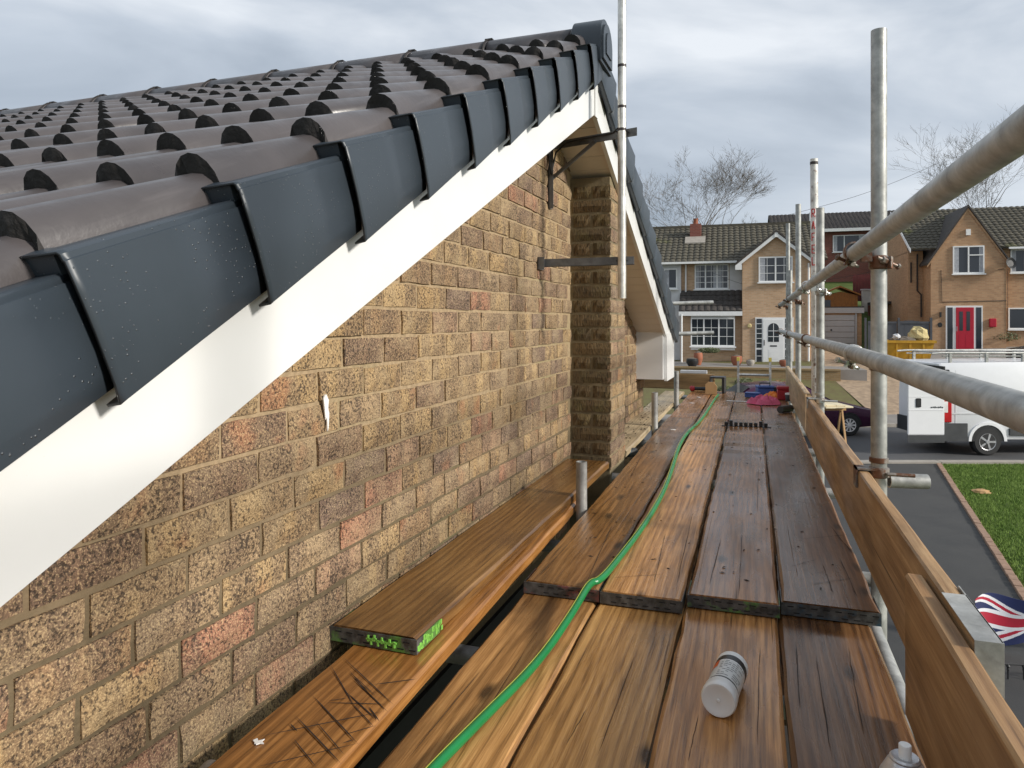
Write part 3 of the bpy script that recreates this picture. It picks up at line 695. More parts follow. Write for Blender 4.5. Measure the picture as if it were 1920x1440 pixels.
# saw cuts on the scored board (photo pixels on its top face)
cuts=[((613,1245),(665,1328)),((645,1233),(741,1325)),((658,1262),(705,1307)),((660,1270),(740,1340)),((585,1303),(680,1400)),((552,1341),(645,1436)),((548,1385),(590,1440)),((590,1352),(642,1416)),((655,1315),(712,1368)),((648,1297),(706,1352)),((480,1382),(720,1335)),((470,1440),(690,1398)),((610,1318),(725,1322)),((614,1315),(652,1310)),((698,1285),(788,1275)),((640,1380),(705,1362)),((640,1395),(662,1388)),((543,1357),(556,1372)),((655,1257),(700,1312)),((690,1325),(735,1360))]
for (a,b) in cuts:
    A_,B_=onz(*a,.0065),onz(*b,.0065)
    for q in (A_,B_): q.x=min(max(q.x,-.885),-.672)
    c0=(A_+B_)/2; dv=(B_-A_); L=dv.length; an=math.atan2(dv.y,dv.x); wd=rng.uniform(.0009,.0017)
    mb=MB().add([(-L/2,0,0),(-L*.2,-wd,0),(L*.3,-wd*.9,0),(L/2,0,0),(L*.25,wd,0),(-L*.25,wd*.8,0)],[(0,1,2,3,4,5)])
    o=mb.build('saw_cut',M['cut'],lw,loc=Vector((c0.x,c0.y,.0078))-lw.location); o.rotation_euler=(0,0,an)
def mark(parent,a,b,z,wd,name='scratch'):
    A_,B_=onz(*a,z),onz(*b,z); c0=(A_+B_)/2; dv=B_-A_; L=dv.length; r=random.Random(int(a[0]*3+b[1]))
    n=8; up=[(-L/2+L*i/n,(r.uniform(.3,1)*wd if 0<i<n else 0)+r.uniform(-1,1)*wd*.6,0) for i in range(n+1)]; dn=[(x,y-wd*(r.uniform(.6,1.4) if 0<i<n else 0),0) for i,(x,y,_) in enumerate(up)]
    mb=MB().add(up+dn,[(n+1+i,n+2+i,i+1,i) for i in range(n)]); o=mb.build(name,M['cut'],parent,loc=Vector((c0.x,c0.y,z+.0018))-parent.location); o.rotation_euler=(0,0,math.atan2(dv.y,dv.x)); return o
for a,b in (((1512,1097),(1600,1085)),((1542,1058),(1562,1112)),((1498,1012),(1592,1003)),((1574,1046),(1608,1122)),((1482,1062),(1532,1050)),((1500,940),(1545,948)),((1555,985),(1600,1040))): mark(far[3],a,b,0,.0016)
for a,b in (((1226,1098),(1248,1000)),((1150,1084),(1240,1078)),((1268,1100),(1300,960))): mark(far[1],a,b,0,.0016,'split')
for a,b in (((1385,1118),(1392,1000)),((1330,1098),(1352,1010)),((1420,960),(1422,880))): mark(far[2],a,b,0,.0014,'split')
for a,b in (((1100,1092),(1150,980)),((1010,1082),(1085,1000)),((1180,900),(1215,830))): mark(far[0],a,b,0,.0015,'split')
for a,b in (((1235,1290),(1260,1180)),((1120,1420),(1190,1230)),((1060,1400),(1100,1330))): mark(near[1],a,b,-.041,.0012,'split')
for a,b in (((1420,1400),(1425,1210)),((1290,1430),(1310,1340))): mark(near[2],a,b,-.041,.0012,'split')
for a,b in (((1560,1420),(1530,1230)),((1620,1380),(1590,1210)),((1500,1330),(1492,1200))): mark(near[3],a,b,-.041,.0016,'split')
for a,b in (((760,1430),(900,1260)),((860,1420),(985,1220))): mark(near[0],a,b,-.041,.0012,'split')
def splat(parent,px,py,z,size,mat='whitep'):
    c0=onz(px,py,z); mb=MB(); r=random.Random(int(px)); n=11
    vs=[(math.cos(2*math.pi*i/n)*size*r.choice((.3,.5,1.0)),math.sin(2*math.pi*i/n)*size*r.choice((.3,.6,1.0)),.0) for i in range(n)]
    mb.prism([(v[0],v[1]) for v in vs],'z',0,.0016); return mb.build('paint_splat',M[mat],parent,loc=Vector((c0.x,c0.y,z+.0012))-parent.location)
splat(lw,482,1393,.006,.013)
# toe boards (on edge)
def edgeboard(x0,x1,y0,y1,z0,z1,label,mat='toewood',tint=(1,1,1),seed=1,yaw=0):
    r=random.Random(seed); L=y1-y0; ns=max(4,int(L/.15)); mb=MB(); vs=[]; b=.004; Hh=z1-z0; W=x1-x0
    # built flat like a board then stood on edge so the grain follows
    for i in range(ns+1):
        y=-L/2+L*i/ns; j=[r.uniform(-.003,.003) for _ in range(5)]
        ring=[(-W/2+b,-Hh/2),(W/2-b,-Hh/2),(W/2,-Hh/2+b),(W/2+j[0]*.3,Hh/2-b+j[1]*.4),(W/2-b*1.3,Hh/2+j[2]*.6),(-W/2+b*1.3,Hh/2+j[2]*.6),(-W/2+j[3]*.3,Hh/2-b+j[4]*.4),(-W/2,-Hh/2+b)]
        vs+=[(x,y+(r.uniform(-.006,.006) if i in(0,ns) else 0),z) for x,z in ring]
    n=8; mb.add(vs,[(i*n+k,(i+1)*n+k,(i+1)*n+(k+1)%n,i*n+(k+1)%n) for i in range(ns) for k in range(n)]+[tuple(range(n)),tuple(ns*n+k for k in range(n))[::-1]])
    o=mb.build('toe_board',M[mat],loc=((x0+x1)/2,(y0+y1)/2,(z0+z1)/2)); o.color=tint+(1,); o.rotation_euler=(0,0,yaw); tag(o,label,'toe board'); return o
t1=edgeboard(.326,.360,1.27,5.0,.024,.274,'long orange-brown toe board on edge along the walkway with a metal-capped end',seed=3,tint=(.95,.92,.88))
mb=MB().box(-.0195,.0195,-1.867,-1.866+.20,.1255,.1275).box(.0175,.0200,-1.867,-1.62,-.125,.1275).box(-.0195,.0200,-1.8695,-1.867,-.125,.1275)
mb.build('end_cap',M['galv'],t1)
edgeboard(.288,.322,-.6,1.60,-.02,.262,'short weathered toe board lapping inside the long one in the foreground',tint=(.80,.72,.62),seed=8)
edgeboard(.326,.360,5.03,8.05,.02,.285,'pale toe board on edge at the far end beside the red box',mat='palewood',tint=(1.1,.98,.85),seed=5)
o=edgeboard(-.02,.02,-.55,.55,.0,.17,'weathered plank on edge closing the far end below the eaves box',mat='palewood',tint=(.60,.46,.30),seed=9); o.location=(-.95,8.12,.085); o.rotation_euler=(0,0,R(90)-.03)
# ================================================================ scaffold: tubes and couplers
TR=.0242
def tube_thing(name,pts,label,cat,mat='galv',grp=None,r=TR,hollow=True):
    p0=Vector(pts[0]); o=empty(name,p0,0,label,cat,grp)
    mb=MB(); L=[Vector(p)-p0 for p in pts]
    if len(L)==2:
        ns=max(2,int((L[1]-L[0]).length/.4)); rr=random.Random(int(p0.x*999+p0.y*77+p0.z*31)); L=[L[0].lerp(L[1],i/ns) for i in range(ns+1)]
    mb.tube(L,r,20,False)
    mb.build('tube',M[mat],o,True)
    for a,b in ((L[0],L[1]),(L[-1],L[-2])):      # open ends: rim and bore
        k=MB(); d=(b-a).normalized(); k.tube([a,a+d*.0005],[r,r],20,False); 
        q=MB(); up=d.orthogonal().normalized(); w2=d.cross(up); n=20; vs=[]
        for rad,dep in ((r,0),(r-.0042,0),(r-.0042,.06)):
            vs+=[tuple(a+d*dep+(up*math.cos(6.28319*i/n)+w2*math.sin(6.28319*i/n))*rad) for i in range(n)]
        fs=[(l*n+i,l*n+(i+1)%n,(l+1)*n+(i+1)%n,(l+1)*n+i) for l in(0,1) for i in range(n)]
        fs.append(tuple(2*n+i for i in range(n))); q.add(vs,fs); q.build('tube_end',M[mat],o)
    return o
def ring(mb,c,axis,r,w,n=18):
    c=Vector(c);ax=Vector(axis).normalized(); up=ax.orthogonal().normalized(); v=ax.cross(up); o=len(mb.v); vs=[]
    for rad,h in ((TR+.0006,-w/2),(r,-w/2*.8),(r,w/2*.8),(TR+.0006,w/2)):
        vs+=[tuple(c+ax*h+(up*math.cos(6.28319*i/n)+v*math.sin(6.28319*i/n))*rad) for i in range(n)]
    mb.add(vs,[(l*n+i,l*n+(i+1)%n,(l+1)*n+(i+1)%n,(l+1)*n+i) for l in range(3) for i in range(n)])
def coupler(parent,pr,ar,pp,ap,mat='rusty'):
    """band round tube at pr (axis ar) joined to band round tube at pp (axis ap); world coords"""
    off=parent.location; pr,pp=Vector(pr)-off,Vector(pp)-off
    cb=MB(); ring(cb,pr,ar,TR+.0065,.045); ring(cb,pp,ap,TR+.0065,.045)
    mid=(pr+pp)/2; s=.016; cb.box(mid.x-s,mid.x+s,mid.y-s,mid.y+s,mid.z-s,mid.z+s)
    c=cb.build('coupler',M[mat],parent,True)
    for p,a,sg in((pr,Vector(ar),1),(pp,Vector(ap),-1)):
        sd=Vector(a).cross((pp-pr)).normalized()*sg; base=p+sd*(TR+.014)-(pp-pr).normalized()*.035*sg
        e=(pp-pr).normalized()*sg
        bo=MB(); bo.tube([base-e*.012,base+e*.075],.0055,8); bo.tube([base+e*.040,base+e*.056],.0115,6); bo.tube([base-e*.012,base-e*.004],.010,6)
        lp=MB(); 
        bo.build('bolt',M[mat],c)
        fl=MB(); f0=p+sd*(TR+.004); ax=Vector(a).normalized()*.019
        fl.add([f0-ax-e*.012,f0+ax-e*.012,f0+ax+sd*.022-e*.012,f0-ax+sd*.022-e*.012,f0-ax-e*.004,f0+ax-e*.004,f0+ax+sd*.022-e*.004,f0-ax+sd*.022-e*.004],[(0,3,2,1),(4,5,6,7),(0,1,5,4),(1,2,6,5),(2,3,7,6),(3,0,4,7)])
        fl.build('flap',M[mat],c)
PX=.392
def top_at(px,py,x,y): d=-x*SA+y*CA; return EYE-(py-VY)*d/F
st=[]
specs=[((PX,2.60),57,'thick near galvanised upright pole carrying both guard rails, open top','galv'),((PX+.004,4.80),390,'second galvanised upright pole along the walkway, next to the red-lettered tube','galv'),
       ((PX,7.0),383,'tall slim galvanised upright pole between the lettered tube and the end uprights','galv'),((PX+.03,9.15),507,'short thin upright pole at the far end of the guard rails','galv'),((PX+.012,9.3),419,'thin upright pole standing at the tip of the upper guard rail','galv'),((PX,.70),None,'galvanised upright pole beside the viewer throwing its shadow on the bargeboard','galv')]
for (x,y),py,lbl,mt in specs:
    zt=top_at(0,py,x,y) if py else 1.75
    st.append(tube_thing('scaffold_standard',[(x,y,GZ),(x,y,zt)],lbl,'scaffold pole',mt,'uprights of the scaffold'))
zt=top_at(0,298,.378,5.04)
sp=tube_thing('scaffold_tube',[(.398,5.09,-.9),(.378,5.04,zt)],'whitened tube with red lettering tied beside the second upright','scaffold pole','white_tube')
# red letters running up the tube
txt=[((0,0),(0,1)),((0,1),(.6,1)),((.6,1),(.6,.5)),((.6,.5),(0,.5)),((.2,.5),(.6,0))]
shapes={'R':[((0,0),(0,1)),((0,1),(.6,1)),((.6,1),(.6,.5)),((.6,.5),(0,.5)),((.2,.5),(.6,0))],'A':[((0,0),(.3,1)),((.3,1),(.6,0)),((.15,.4),(.45,.4))],'F':[((0,0),(0,1)),((0,1),(.6,1)),((0,.5),(.45,.5))],'E':[((0,0),(0,1)),((0,1),(.6,1)),((0,.5),(.45,.5)),((0,0),(.6,0))],'L':[((0,0),(0,1)),((0,0),(.6,0))]}
tomain=math.atan2(-4.5,-.36)
def tubemark(seg_a,seg_b,zbase,hh):
    out=[]
    for k in range(4):
        u=seg_a[0]+(seg_b[0]-seg_a[0])*k/3; v=seg_a[1]+(seg_b[1]-seg_a[1])*k/3
        an=tomain-.30+(u-.3)*1.25
        out.append((math.cos(an)*(TR+.0004),math.sin(an)*(TR+.0004),zbase+v*hh))
    return out
lt=MB(); zz=1.50
for ch in 'RAFEL':
    for a,b in shapes[ch]:
        pts=[]
        for p in tubemark(a,b,zz-.058,.052):
            f_=(p[2]+.9)/(zt+.9); pts.append((p[0]-.020*f_+0,p[1]-.05*f_,p[2]+.9))
        lt.tube(pts,.0034,5)
    zz-=.078
lt.build('lettering',M['redletter'],sp)
for z in (zt-.028,): 
    b_=MB(); ring(b_,(-.020,-.05,z+.9),(0,0,1),TR+.0012,.018); b_.build('tape_band',M['tape'],sp)
RX=.31
ur=tube_thing('guard_rail',[(RX,-.4,1.012),(RX,2.5,.985),(RX+.012,9.42,.955)],'upper guard rail tube running along the open side of the scaffold','guard rail')
lr=tube_thing('guard_rail',[(RX,-.4,.655),(RX,2.55,.662),(RX+.012,9.42,.632)],'lower guard rail tube along the open side, level with the brackets of the uprights','guard rail')
for rail,zf,mats in((ur,lambda y:1.008-.0055*y,('rusty','clean','rusty','rusty')),(lr,lambda y:.662-.003*max(0,y-2),('clean','rusty','rusty','rusty'))):
    for (x,y),mt in zip(((PX,2.60),(PX+.004,4.80),(PX,7.0),(PX+.012,9.3)),mats):
        z=zf(y); coupler(rail,(RX+.006*(y>2.6)*min(1,(y-2.5)/5),y-.05,z),(0,1,0),(x,y,z-.035),(0,0,1),mt)
tc_=MB(); 
coupler(sp,(.386,5.06,1.03),(0,0,1),(PX+.004,4.80,1.03),(0,0,1),'clean')
# toe-board clips at the uprights
for i,(y,mt) in enumerate(((2.60,'rusty'),(4.80,'clean'))):
    c=empty('toe_board_clip',(.343,y,.28),0,('rusty' if i==0 else 'bright')+' steel clip hooked over the toe board at the '+('near' if i==0 else 'second')+' upright','clip')
    mb=MB().box(-.024,-.018,-.03,.03,-.06,.004).box(-.024,.05,-.03,.03,-.002,.004); mb.build('hook',M[mt],c)
    q=MB(); ring(q,(PX-.343,0,-.01),(0,0,1),TR+.007,.035); ring(q,(PX-.343,0,.03),(0,0,1),TR+.005,.018); q.tube([(PX-.343+.02,-.03,-.01),(PX-.343+.10,-.03,-.01)],.006,8); q.build('band',M[mt],c,True)
# transoms, ledgers, inner stubs
grp='transom tubes under the boards'
for i,y in enumerate((.62,1.72,2.66,3.75,4.86,5.70,5.88,7.06,7.9)):
    zt_=-.082 if y<2.7 else -.041-TR-.002 if y>2.7 else -.08
    zt_=-.041-.038-TR-.001 if y<2.7 else -.038-TR-.003
    tube_thing('transom_tube',[(-.93 if not 3.6<y<4.1 else -.74,y,zt_-.003),(.47+.03*(i%3),y,zt_-.003)],'galvanised cross tube under the walkway boards, poking out past the toe board',"scaffold tube",'galv',grp)
tube_thing('ledger_tube',[(PX-.05,-.5,-.16),(PX-.05,9.4,-.16)],'lengthwise tube below the outer edge of the walkway','scaffold tube')
tube_thing('ledger_tube',[(-.62,-.5,-.16),(-.62,9.4,-.16)],'lengthwise tube below the inner edge of the walkway','scaffold tube')
for y,zt_,lb2 in ((2.86,.187,'short galvanised stub tube rising beside the stacked wall board'),(5.16,.25,'galvanised stub tube rising beyond the chimney breast'),(6.68,.30,'galvanised stub tube rising below the eaves box')):
    tube_thing('scaffold_standard',[(-.669,y,GZ),(-.669,y,zt_)],lb2,'scaffold pole','galv',r=.0228)
tube_thing('scaffold_tube',[(-.86,.72,-.035),(-.98+.075,1.02,-.032)],'dull tube end poking out between wall and scored board','scaffold tube','galv')
a=atd(1262,569,8.4); b=atd(1337,567,8.4); tube_thing('scaffold_tube',[a+(a-b)*6,b],'upper horizontal tube end sticking out past the far eaves','scaffold tube')
a=atd(1270,626,8.4); b=atd(1338,624,8.4); tube_thing('scaffold_tube',[a+(a-b)*6,b],'lower horizontal tube end sticking out past the far eaves','scaffold tube')
tube_thing('scaffold_tube',[(.425,2.63,.238),(.545,2.66,.236)],'short tube end poking out sideways at the near upright above the drive','scaffold tube','galv')
# raking white brace seen in the slit below the toe board
tube_thing('scaffold_tube',[(.345,.95,-.20),(.372,2.45,-.62)],'pale sloping brace tube in the slit below the toe board','scaffold tube','white_tube')

# ================================================================ things lying on the walkway
hp=[(770,1490),(812,1440),(900,1352),(1010,1242),(1075,1168),(1106,1118),(1125,1090),(1160,1048),(1210,983),(1246,920),(1262,872),(1272,838),(1287,812),(1313,790),(1330,765),(1340,748),(1347,740)]
pts=[]
for x,y in hp:
    up= y<1105
    pts.append(onz(x,y,(.0 if up else -.041)+.012))
pts[4].z=.0; pts[5].z=.012
def smooth(p,it=3):
    for _ in range(it):
        q=[p[0]]
        for a,b in zip(p,p[1:]): q+=[a*.75+b*.25,a*.25+b*.75]
        p=q+[p[-1]]
    return p
sp_=smooth(pts,3)
hose=tag(MB().tube(sp_,.0098,12).build('garden_hose',M['hose'],None,True),'green hose with a yellow stripe snaking along the scaffold boards','hose')
strp=[]
for i,p in enumerate(sp_):
    t=(sp_[min(i+1,len(sp_)-1)]-sp_[max(i-1,0)]).normalized(); side=Vector((-t.y,t.x,0)).normalized(); strp.append(p+side*.0058+Vector((0,0,.0074)))
MB().tube(strp,.0013,5).build('stripe',M['hosey'],hose,True)
# fallen bottle
b0=onz(1347,1313,-.041+.036); b1=onz(1379,1236,-.041+.033)
ax=(b1-b0); ax.z=-.004; L=.165; ax.normalize()
q=ax.to_track_quat('Z','Y').to_matrix().to_4x4()
bt=empty('plastic_bottle',(b0.x,b0.y,-.041),0,'white plastic bottle with black and orange label fallen on the boards','bottle')
Mx=Matrix.Translation((0,0,.0365))@q
MB().lathe([(.004,.0005),(.024,-.0005),(.0295,-.003),(.033,-.0028),(.0350,.0005),(.036,.004),(.036,.010),(.035,.013),(.035,.03),(.0330,.034),(.0330,L-.022),(.0345,L-.02),(.0345,L-.003),(.031,L)],36,0,Mx).build('body',M['whitep'],bt,True)
MB().lathe([(.0022,-.0052),(.0036,-.0046),(.0036,-.003)],16,0,Mx).build('base_boss',M['whitep'],bt,True)
MB().lathe([(.0332,.040),(.0333,L-.045)],36,0,Mx).build('label_wrap',M['label'],bt,True)
MB().lathe([(.0340,L-.041),(.0340,L-.021)],36,0,Mx).build('black_band',M['blackp'],bt,True)
MB().lathe([(.0334,.0345),(.0334,.0385)],36,0,Mx).build('black_band',M['blackp'],bt,True)
og=MB(); n=8
vs=[]
for z in (L-.075,L-.041):
    for i in range(n+1):
        an=R(-5)+R(60)*i/n; vs.append(tuple(Mx@Vector((math.cos(an)*.0337,math.sin(an)*.0337,z))))
og.add(vs,[(i,i+1,n+1+i+1,n+1+i) for i in range(n)])
og.build('orange_patch',M['orange'],bt)
pr=MB()
r=random.Random(5)
for row in range(9):
    z0=.046+row*.0085
    for k in range(7):
        if r.random()<.25: continue
        a0=R(66)+k*R(14); a1=a0+R(r.uniform(8,14))
        vs=[tuple(Mx@Vector((math.cos(a)*.03345,math.sin(a)*.03345,z))) for z in(z0,z0+.0022) for a in(a0,(a0+a1)/2,a1)]
        pr.add(vs,[(0,1,4,3),(1,2,5,4)])
pr.build('label_print',M['bump'],bt)
# spray can
cp=onz(1697,1395,.158); cn=empty('spray_can',(cp.x,cp.y,-.041),0,'silver spray can with white nozzle standing by the toe board','can')
MB().lathe([(.030,0),(.0325,.004),(.0325,.150)],32).build('can_body',M['silver'],cn,True)
MB().lathe([(.0335,.148),(.0335,.154),(.031,.158),(.024,.172),(.020,.176)],32).build('dome',M['silver'],cn,True)
MB().lathe([(.0195,.175),(.0205,.179),(.0180,.1815),(.0130,.179)],28).build('ring',M['silver'],cn,True)
MB().lathe([(.0085,.177),(.0085,.1975),(.0078,.1985)],20).build('nozzle',M['whitep'],cn,True)
# black plastic comb strip
cs=onz(1399,800,0); k=empty('comb_filler_strip',(cs.x,cs.y,0),R(2),'black plastic toothed strip lying across the board gaps','strip')
MB().box(-.17,.17,-.012,.012,0,.004).build('base',M['blackp'],k)
for i in range(9): MB().bbox(-.15+i*.034,-.15+i*.034+.024,-.010,.010,.004,.030+(.012 if i in(1,7) else 0),.003).build('tooth',M['blackp'],k)
# black pipe offcut
p=onz(1463,775,.0); dk=Vector((.55,.85,0)).normalized()
o=empty('pipe_offcut',p,0,'short length of black pipe lying against the toe board','pipe')
n=MB(); 
for rr,pp in ((.030,[Vector((0,0,.03)),dk*.16+Vector((0,0,.03))]),(.0255,[Vector((0,0,.03))+dk*.0,dk*.16+Vector((0,0,.03))])): n.tube(pp,rr,20,False)
n.build('pipe_wall',M['blackp'],o,True); MB().lathe([(.0300,0),(.0255,-.0005)],20,0,Matrix.Translation((0,0,.03))@dk.to_track_quat('Z','Y').to_matrix().to_4x4()).build('pipe_rim',M['bump'],o)
def heap(name,px,py,z,sx,sy,h,mat,label,cat,seed):
    r=random.Random(seed); c0=onz(px,py,z); mb=MB(); n=20; vs=[]
    for j in range(n+1):
        for i in range(n+1):
            u=i/n*2-1; v=j/n*2-1; rr=math.hypot(u,v); hh=max(0,1-rr**2)**.6
            nz=mnoise.noise(Vector((u*3.2+seed,v*3.2,seed)))*.5+mnoise.noise(Vector((u*8+seed,v*8,seed*2)))*.4
            rad=1+.2*mnoise.noise(Vector((math.atan2(v,u),seed,0)))
            sq=rr/max(abs(u),abs(v),1e-6); k_=rad/ (sq if sq>0 else 1)
            vs.append((u*sx*k_,v*sy*k_,max(.002,h*hh*(.8+nz))))
    mb.add(vs,[(j*(n+1)+i,j*(n+1)+i+1,(j+1)*(n+1)+i+1,(j+1)*(n+1)+i) for j in range(n) for i in range(n)])
    return tag(mb.build(name,M[mat],None,True,loc=c0),label,cat)
heap('cloth_heap',1432,757,0,.15,.11,.085,'pink','crumpled pink cloth lying in front of the tool boxes','cloth',3)
heap('cloth_heap',1452,747,0,.12,.09,.07,'orangecloth','crumpled orange cloth behind the pink one','cloth',8)
def toolbox(px,py,z,sx,sy,sz,rz,mat,lid,label,h=True):
    c0=onz(px,py,z); o=empty('tool_box',c0,rz,label,'box')
    MB().bbox(-sx/2,sx/2,-sy/2,sy/2,0,sz*.72,.006).build('box_body',M[mat],o); MB().bbox(-sx/2-.004,sx/2+.004,-sy/2-.004,sy/2+.004,sz*.725,sz,.008).build('lid',M[lid],o)
    if h: MB().tube([(-.05,0,sz),(-.05,0,sz+.025),(.05,0,sz+.025),(.05,0,sz)],.007,8).build('handle',M['blackp'],o)
    return o
toolbox(1411,745,0,.14,.09,.05,R(-8),'blue','blue','small flat blue case at the far end of the walkway',False)
toolbox(1434,741,0,.16,.12,.10,R(12),'blue','blue','blue tool box behind the pink cloth')
toolbox(1455,740,0,.16,.10,.085,R(-15),'gate','gate','slate-grey tool case between the blue and red boxes',False)
toolbox(1470,749,0,.125,.11,.13,R(3),'red','red','bright red box against the far toe board',False)
p=onz(1479,752,0); o=empty('sealant_tub',p,0,'small black and white tub beside the red box','tub'); MB().lathe([(.030,0),(.033,.06),(.030,.065)],18).build('tub_body',M['blackp'],o,True); MB().lathe([(.034,.062),(.034,.075),(.02,.078)],18).build('lid',M['whitep'],o,True)
# cordless grinder
p=onz(1318,735,0); o=empty('cordless_tool',p,R(4),'red and black cordless grinder lying at the far end of the boards','power tool')
MB().tube([(-.09,0,.035),(-.02,0,.035),(.05,0,.035)],[.02,.018,.024],14).build('tool_body',M['blackp'],o,True)
MB().tube([(-.135,0,.030),(-.12,0,.034),(-.095,0,.034),(-.085,0,.034)],[.022,.031,.030,.02],14).build('gear_head',M['red'],o,True)
MB().bbox(.05,.105,-.03,.03,.004,.065,.008).build('battery_mount',M['red'],o); MB().bbox(.085,.125,-.032,.032,.004,.07,.006).build('battery',M['blackp'],o)
# bracket-shaped black bin with timber offcut
p=onz(1340,737,0); o=empty('black_crate',p,R(-4),'upturned black plastic crate at the far end of the boards','crate')
MB().box(-.05,.10,-.02,.16,.155,.17).box(.075,.10,-.02,.16,0,.155).box(-.05,-.04,-.02,.16,.10,.155).build('crate_shell',M['blackp'],o)
o=tag(MB().prism([(-.055,0),(.06,0),(.06,.08),(.03,.125),(-.03,.125),(-.055,.10)],'y',-.012,.012).build('timber_offcut',M['cardboard'],loc=onz(1333,739,0)),'pale rounded timber offcut leaning on the black crate','offcut')
# white trim offcut, scraps, spirit level
o=tag(MB().bbox(-.11,.11,-.010,.010,0,.006,.002).build('trim_offcut',M['upvc'],loc=onz(1385,753,0)),'white plastic trim offcut lying across the board gap','offcut'); o.rotation_euler=(0,0,R(-4))
r=random.Random(9)
for i,(px,py,z,s) in enumerate(((1262,806,0,.02),(1333,761,0,.010),(1446,763,0.08,.02),(1297,756,0,.02),(1310,745,0,.02))):
    if i==2: continue
    o=MB(); n=9; o.prism([(math.cos(6.28*k/n)*s*r.uniform(.5,1.6),math.sin(6.28*k/n)*s*r.uniform(.4,1)) for k in range(n)],'z',.001,.003)
    tag(o.build('paper_scrap',M['whitep'],loc=onz(px,py,z)),'small white paper scrap on the far boards','paper','white scraps on the boards')
deb=MB()
for i in range(170):
    px,py=r.uniform(1080,1560),None
    x=r.uniform(-.62,.31); y=r.uniform(2.2,7.8); s=r.uniform(.002,.006); a=r.uniform(0,3.1)
    deb.add([(x+math.cos(a)*s*2,y+math.sin(a)*s*2,.001),(x-math.sin(a)*s,y+math.cos(a)*s,.001),(x-math.cos(a)*s*2,y-math.sin(a)*s*2,.001),(x,y,.004)],[(0,1,3),(1,2,3),(2,0,3),(0,2,1)])
for i in range(60):
    x=r.uniform(-.9,-.70); y=r.uniform(4.2,6.5); s=r.uniform(.003,.008); a=r.uniform(0,3.1)
    deb.add([(x+math.cos(a)*s*2,y+math.sin(a)*s*2,.012),(x-math.sin(a)*s,y+math.cos(a)*s,.012),(x-math.cos(a)*s*2,y-math.sin(a)*s*2,.012),(x,y,.018)],[(0,1,3),(1,2,3),(2,0,3),(0,2,1)])
tag(stuff(deb.build('debris',M['cut'])),'dark crumbs and splinters scattered on the boards','debris')
p=onz(1205,835,-.045); o=empty('tarpaulin_roll',(-.73,4.28,-.05),0,'blue rolled sheet tucked beside the foot of the chimney breast','sheet'); MB().tube([(-.03,-.02,.02),(.06,.03,.02)],.028,12).build('sheet_roll',M['bandb'],o,True)
a=atd(1275,697,8.3); o=tag(MB().bbox(-.15,.14,-.03,.03,0,.035,.004).build('spirit_level',M['render'],loc=(-.62,8.125,.176)),'pale blue-grey level lying on top of the end plank','level')
# ladder top at the far end
lp=onz(1414,742,0); ld=empty('ladder',(lp.x,8.16,-2.4),R(0),'aluminium ladder standing at the far end of the walkway, yellow tips','ladder')
for sx in(-.165,.165):
    MB().box(sx-.012,sx+.012,.0,.055,0,2.72).build('stile',M['clean'],ld); MB().box(sx-.015,sx+.015,-.004,.06,2.72,2.76).build('tip',simple('yellow_tip',(.62,.50,.10),.5) if sx<0 else bpy.data.materials['yellow_tip'],ld)
for i in range(11): MB().tube([(-.155,.028,.12+.245*i),(.155,.028,.12+.245*i)],.014,10).build('rung',M['clean'],ld,True)

# ================================================================ houses across the road
HA=R(2.0)
def hbox(o,name,x0,x1,y0,y1,z0,z1,mat): return MB().box(x0,x1,y0,y1,z0,z1).build(name,M[mat],o)
def window(o,x0,x1,z0,z1,y,cas,bars=(1,2),curtain=True,name='window',sill=True,opens=()):
    """front face at y (towards -y). cas: list of casement boundaries (fractions)"""
    fr=MB(); t=.06; D=.05
    fr.box(x0,x1,y-D,y,z1-t,z1).box(x0,x1,y-D,y,z0,z0+t)
    cs=[0]+list(cas)+[1]
    X=[x0+(x1-x0)*c for c in cs]
    for i,x in enumerate(X):
        w_=t if i in(0,len(X)-1) else .07
        a=x if i==0 else (x-w_ if i==len(X)-1 else x-w_/2); fr.box(a,a+w_,y-D-.004,y-.002,z0+t,z1-t)
    wf=fr.build(name,M['paint'],o)
    if sill: hb=MB().box(x0-.06,x1+.06,y-.13,y,z0-.06,z0-.002); hb.build('sill',M['paint'],wf)
    for i in range(len(X)-1):
        a,b=X[i]+.04,X[i+1]-.04
        MB().box(a,b,y-.024,y-.018,z0+t,z1-t).build('pane',M['glass'],wf)
        gb=MB()
        for k in range(bars[0]): xx=a+(b-a)*(k+1)/(bars[0]+1); gb.box(xx-.011,xx+.011,y-.036,y-.025,z0+t,z1-t)
        for k in range(bars[1]): zz=z0+t+(z1-z0-2*t)*(k+1)/(bars[1]+1); gb.box(a,b,y-.0375,y-.0255,zz-.011,zz+.011)
        if bars[0] or bars[1]: gb.build('glazing_bars',M['paint'],wf)
        if i in opens: MB().box(a-.02,b+.02,y-D-.012,y-D+.002,z0+t+(z1-z0)*.60,z0+t+(z1-z0)*.60+.05).build('transom_bar',M['paint'],wf)
        if curtain:      # folded curtain strips just in front of the dark room, behind a thin front sheen
            cu=MB(); sgs=[(a,a+(b-a)*.38)] if i%2==0 else [(b-(b-a)*.30,b)]
            for (p,q) in sgs:
                n=7
                for k in range(n):
                    u0=p+(q-p)*k/n; u1=p+(q-p)*(k+1)/n; cu.box(u0,u1-.004,y-.0245-.0005*(k%2),y-.0242,z0+t+.002,z1-t-.002)
            cu.build('curtain',M['net'],wf)
    return wf
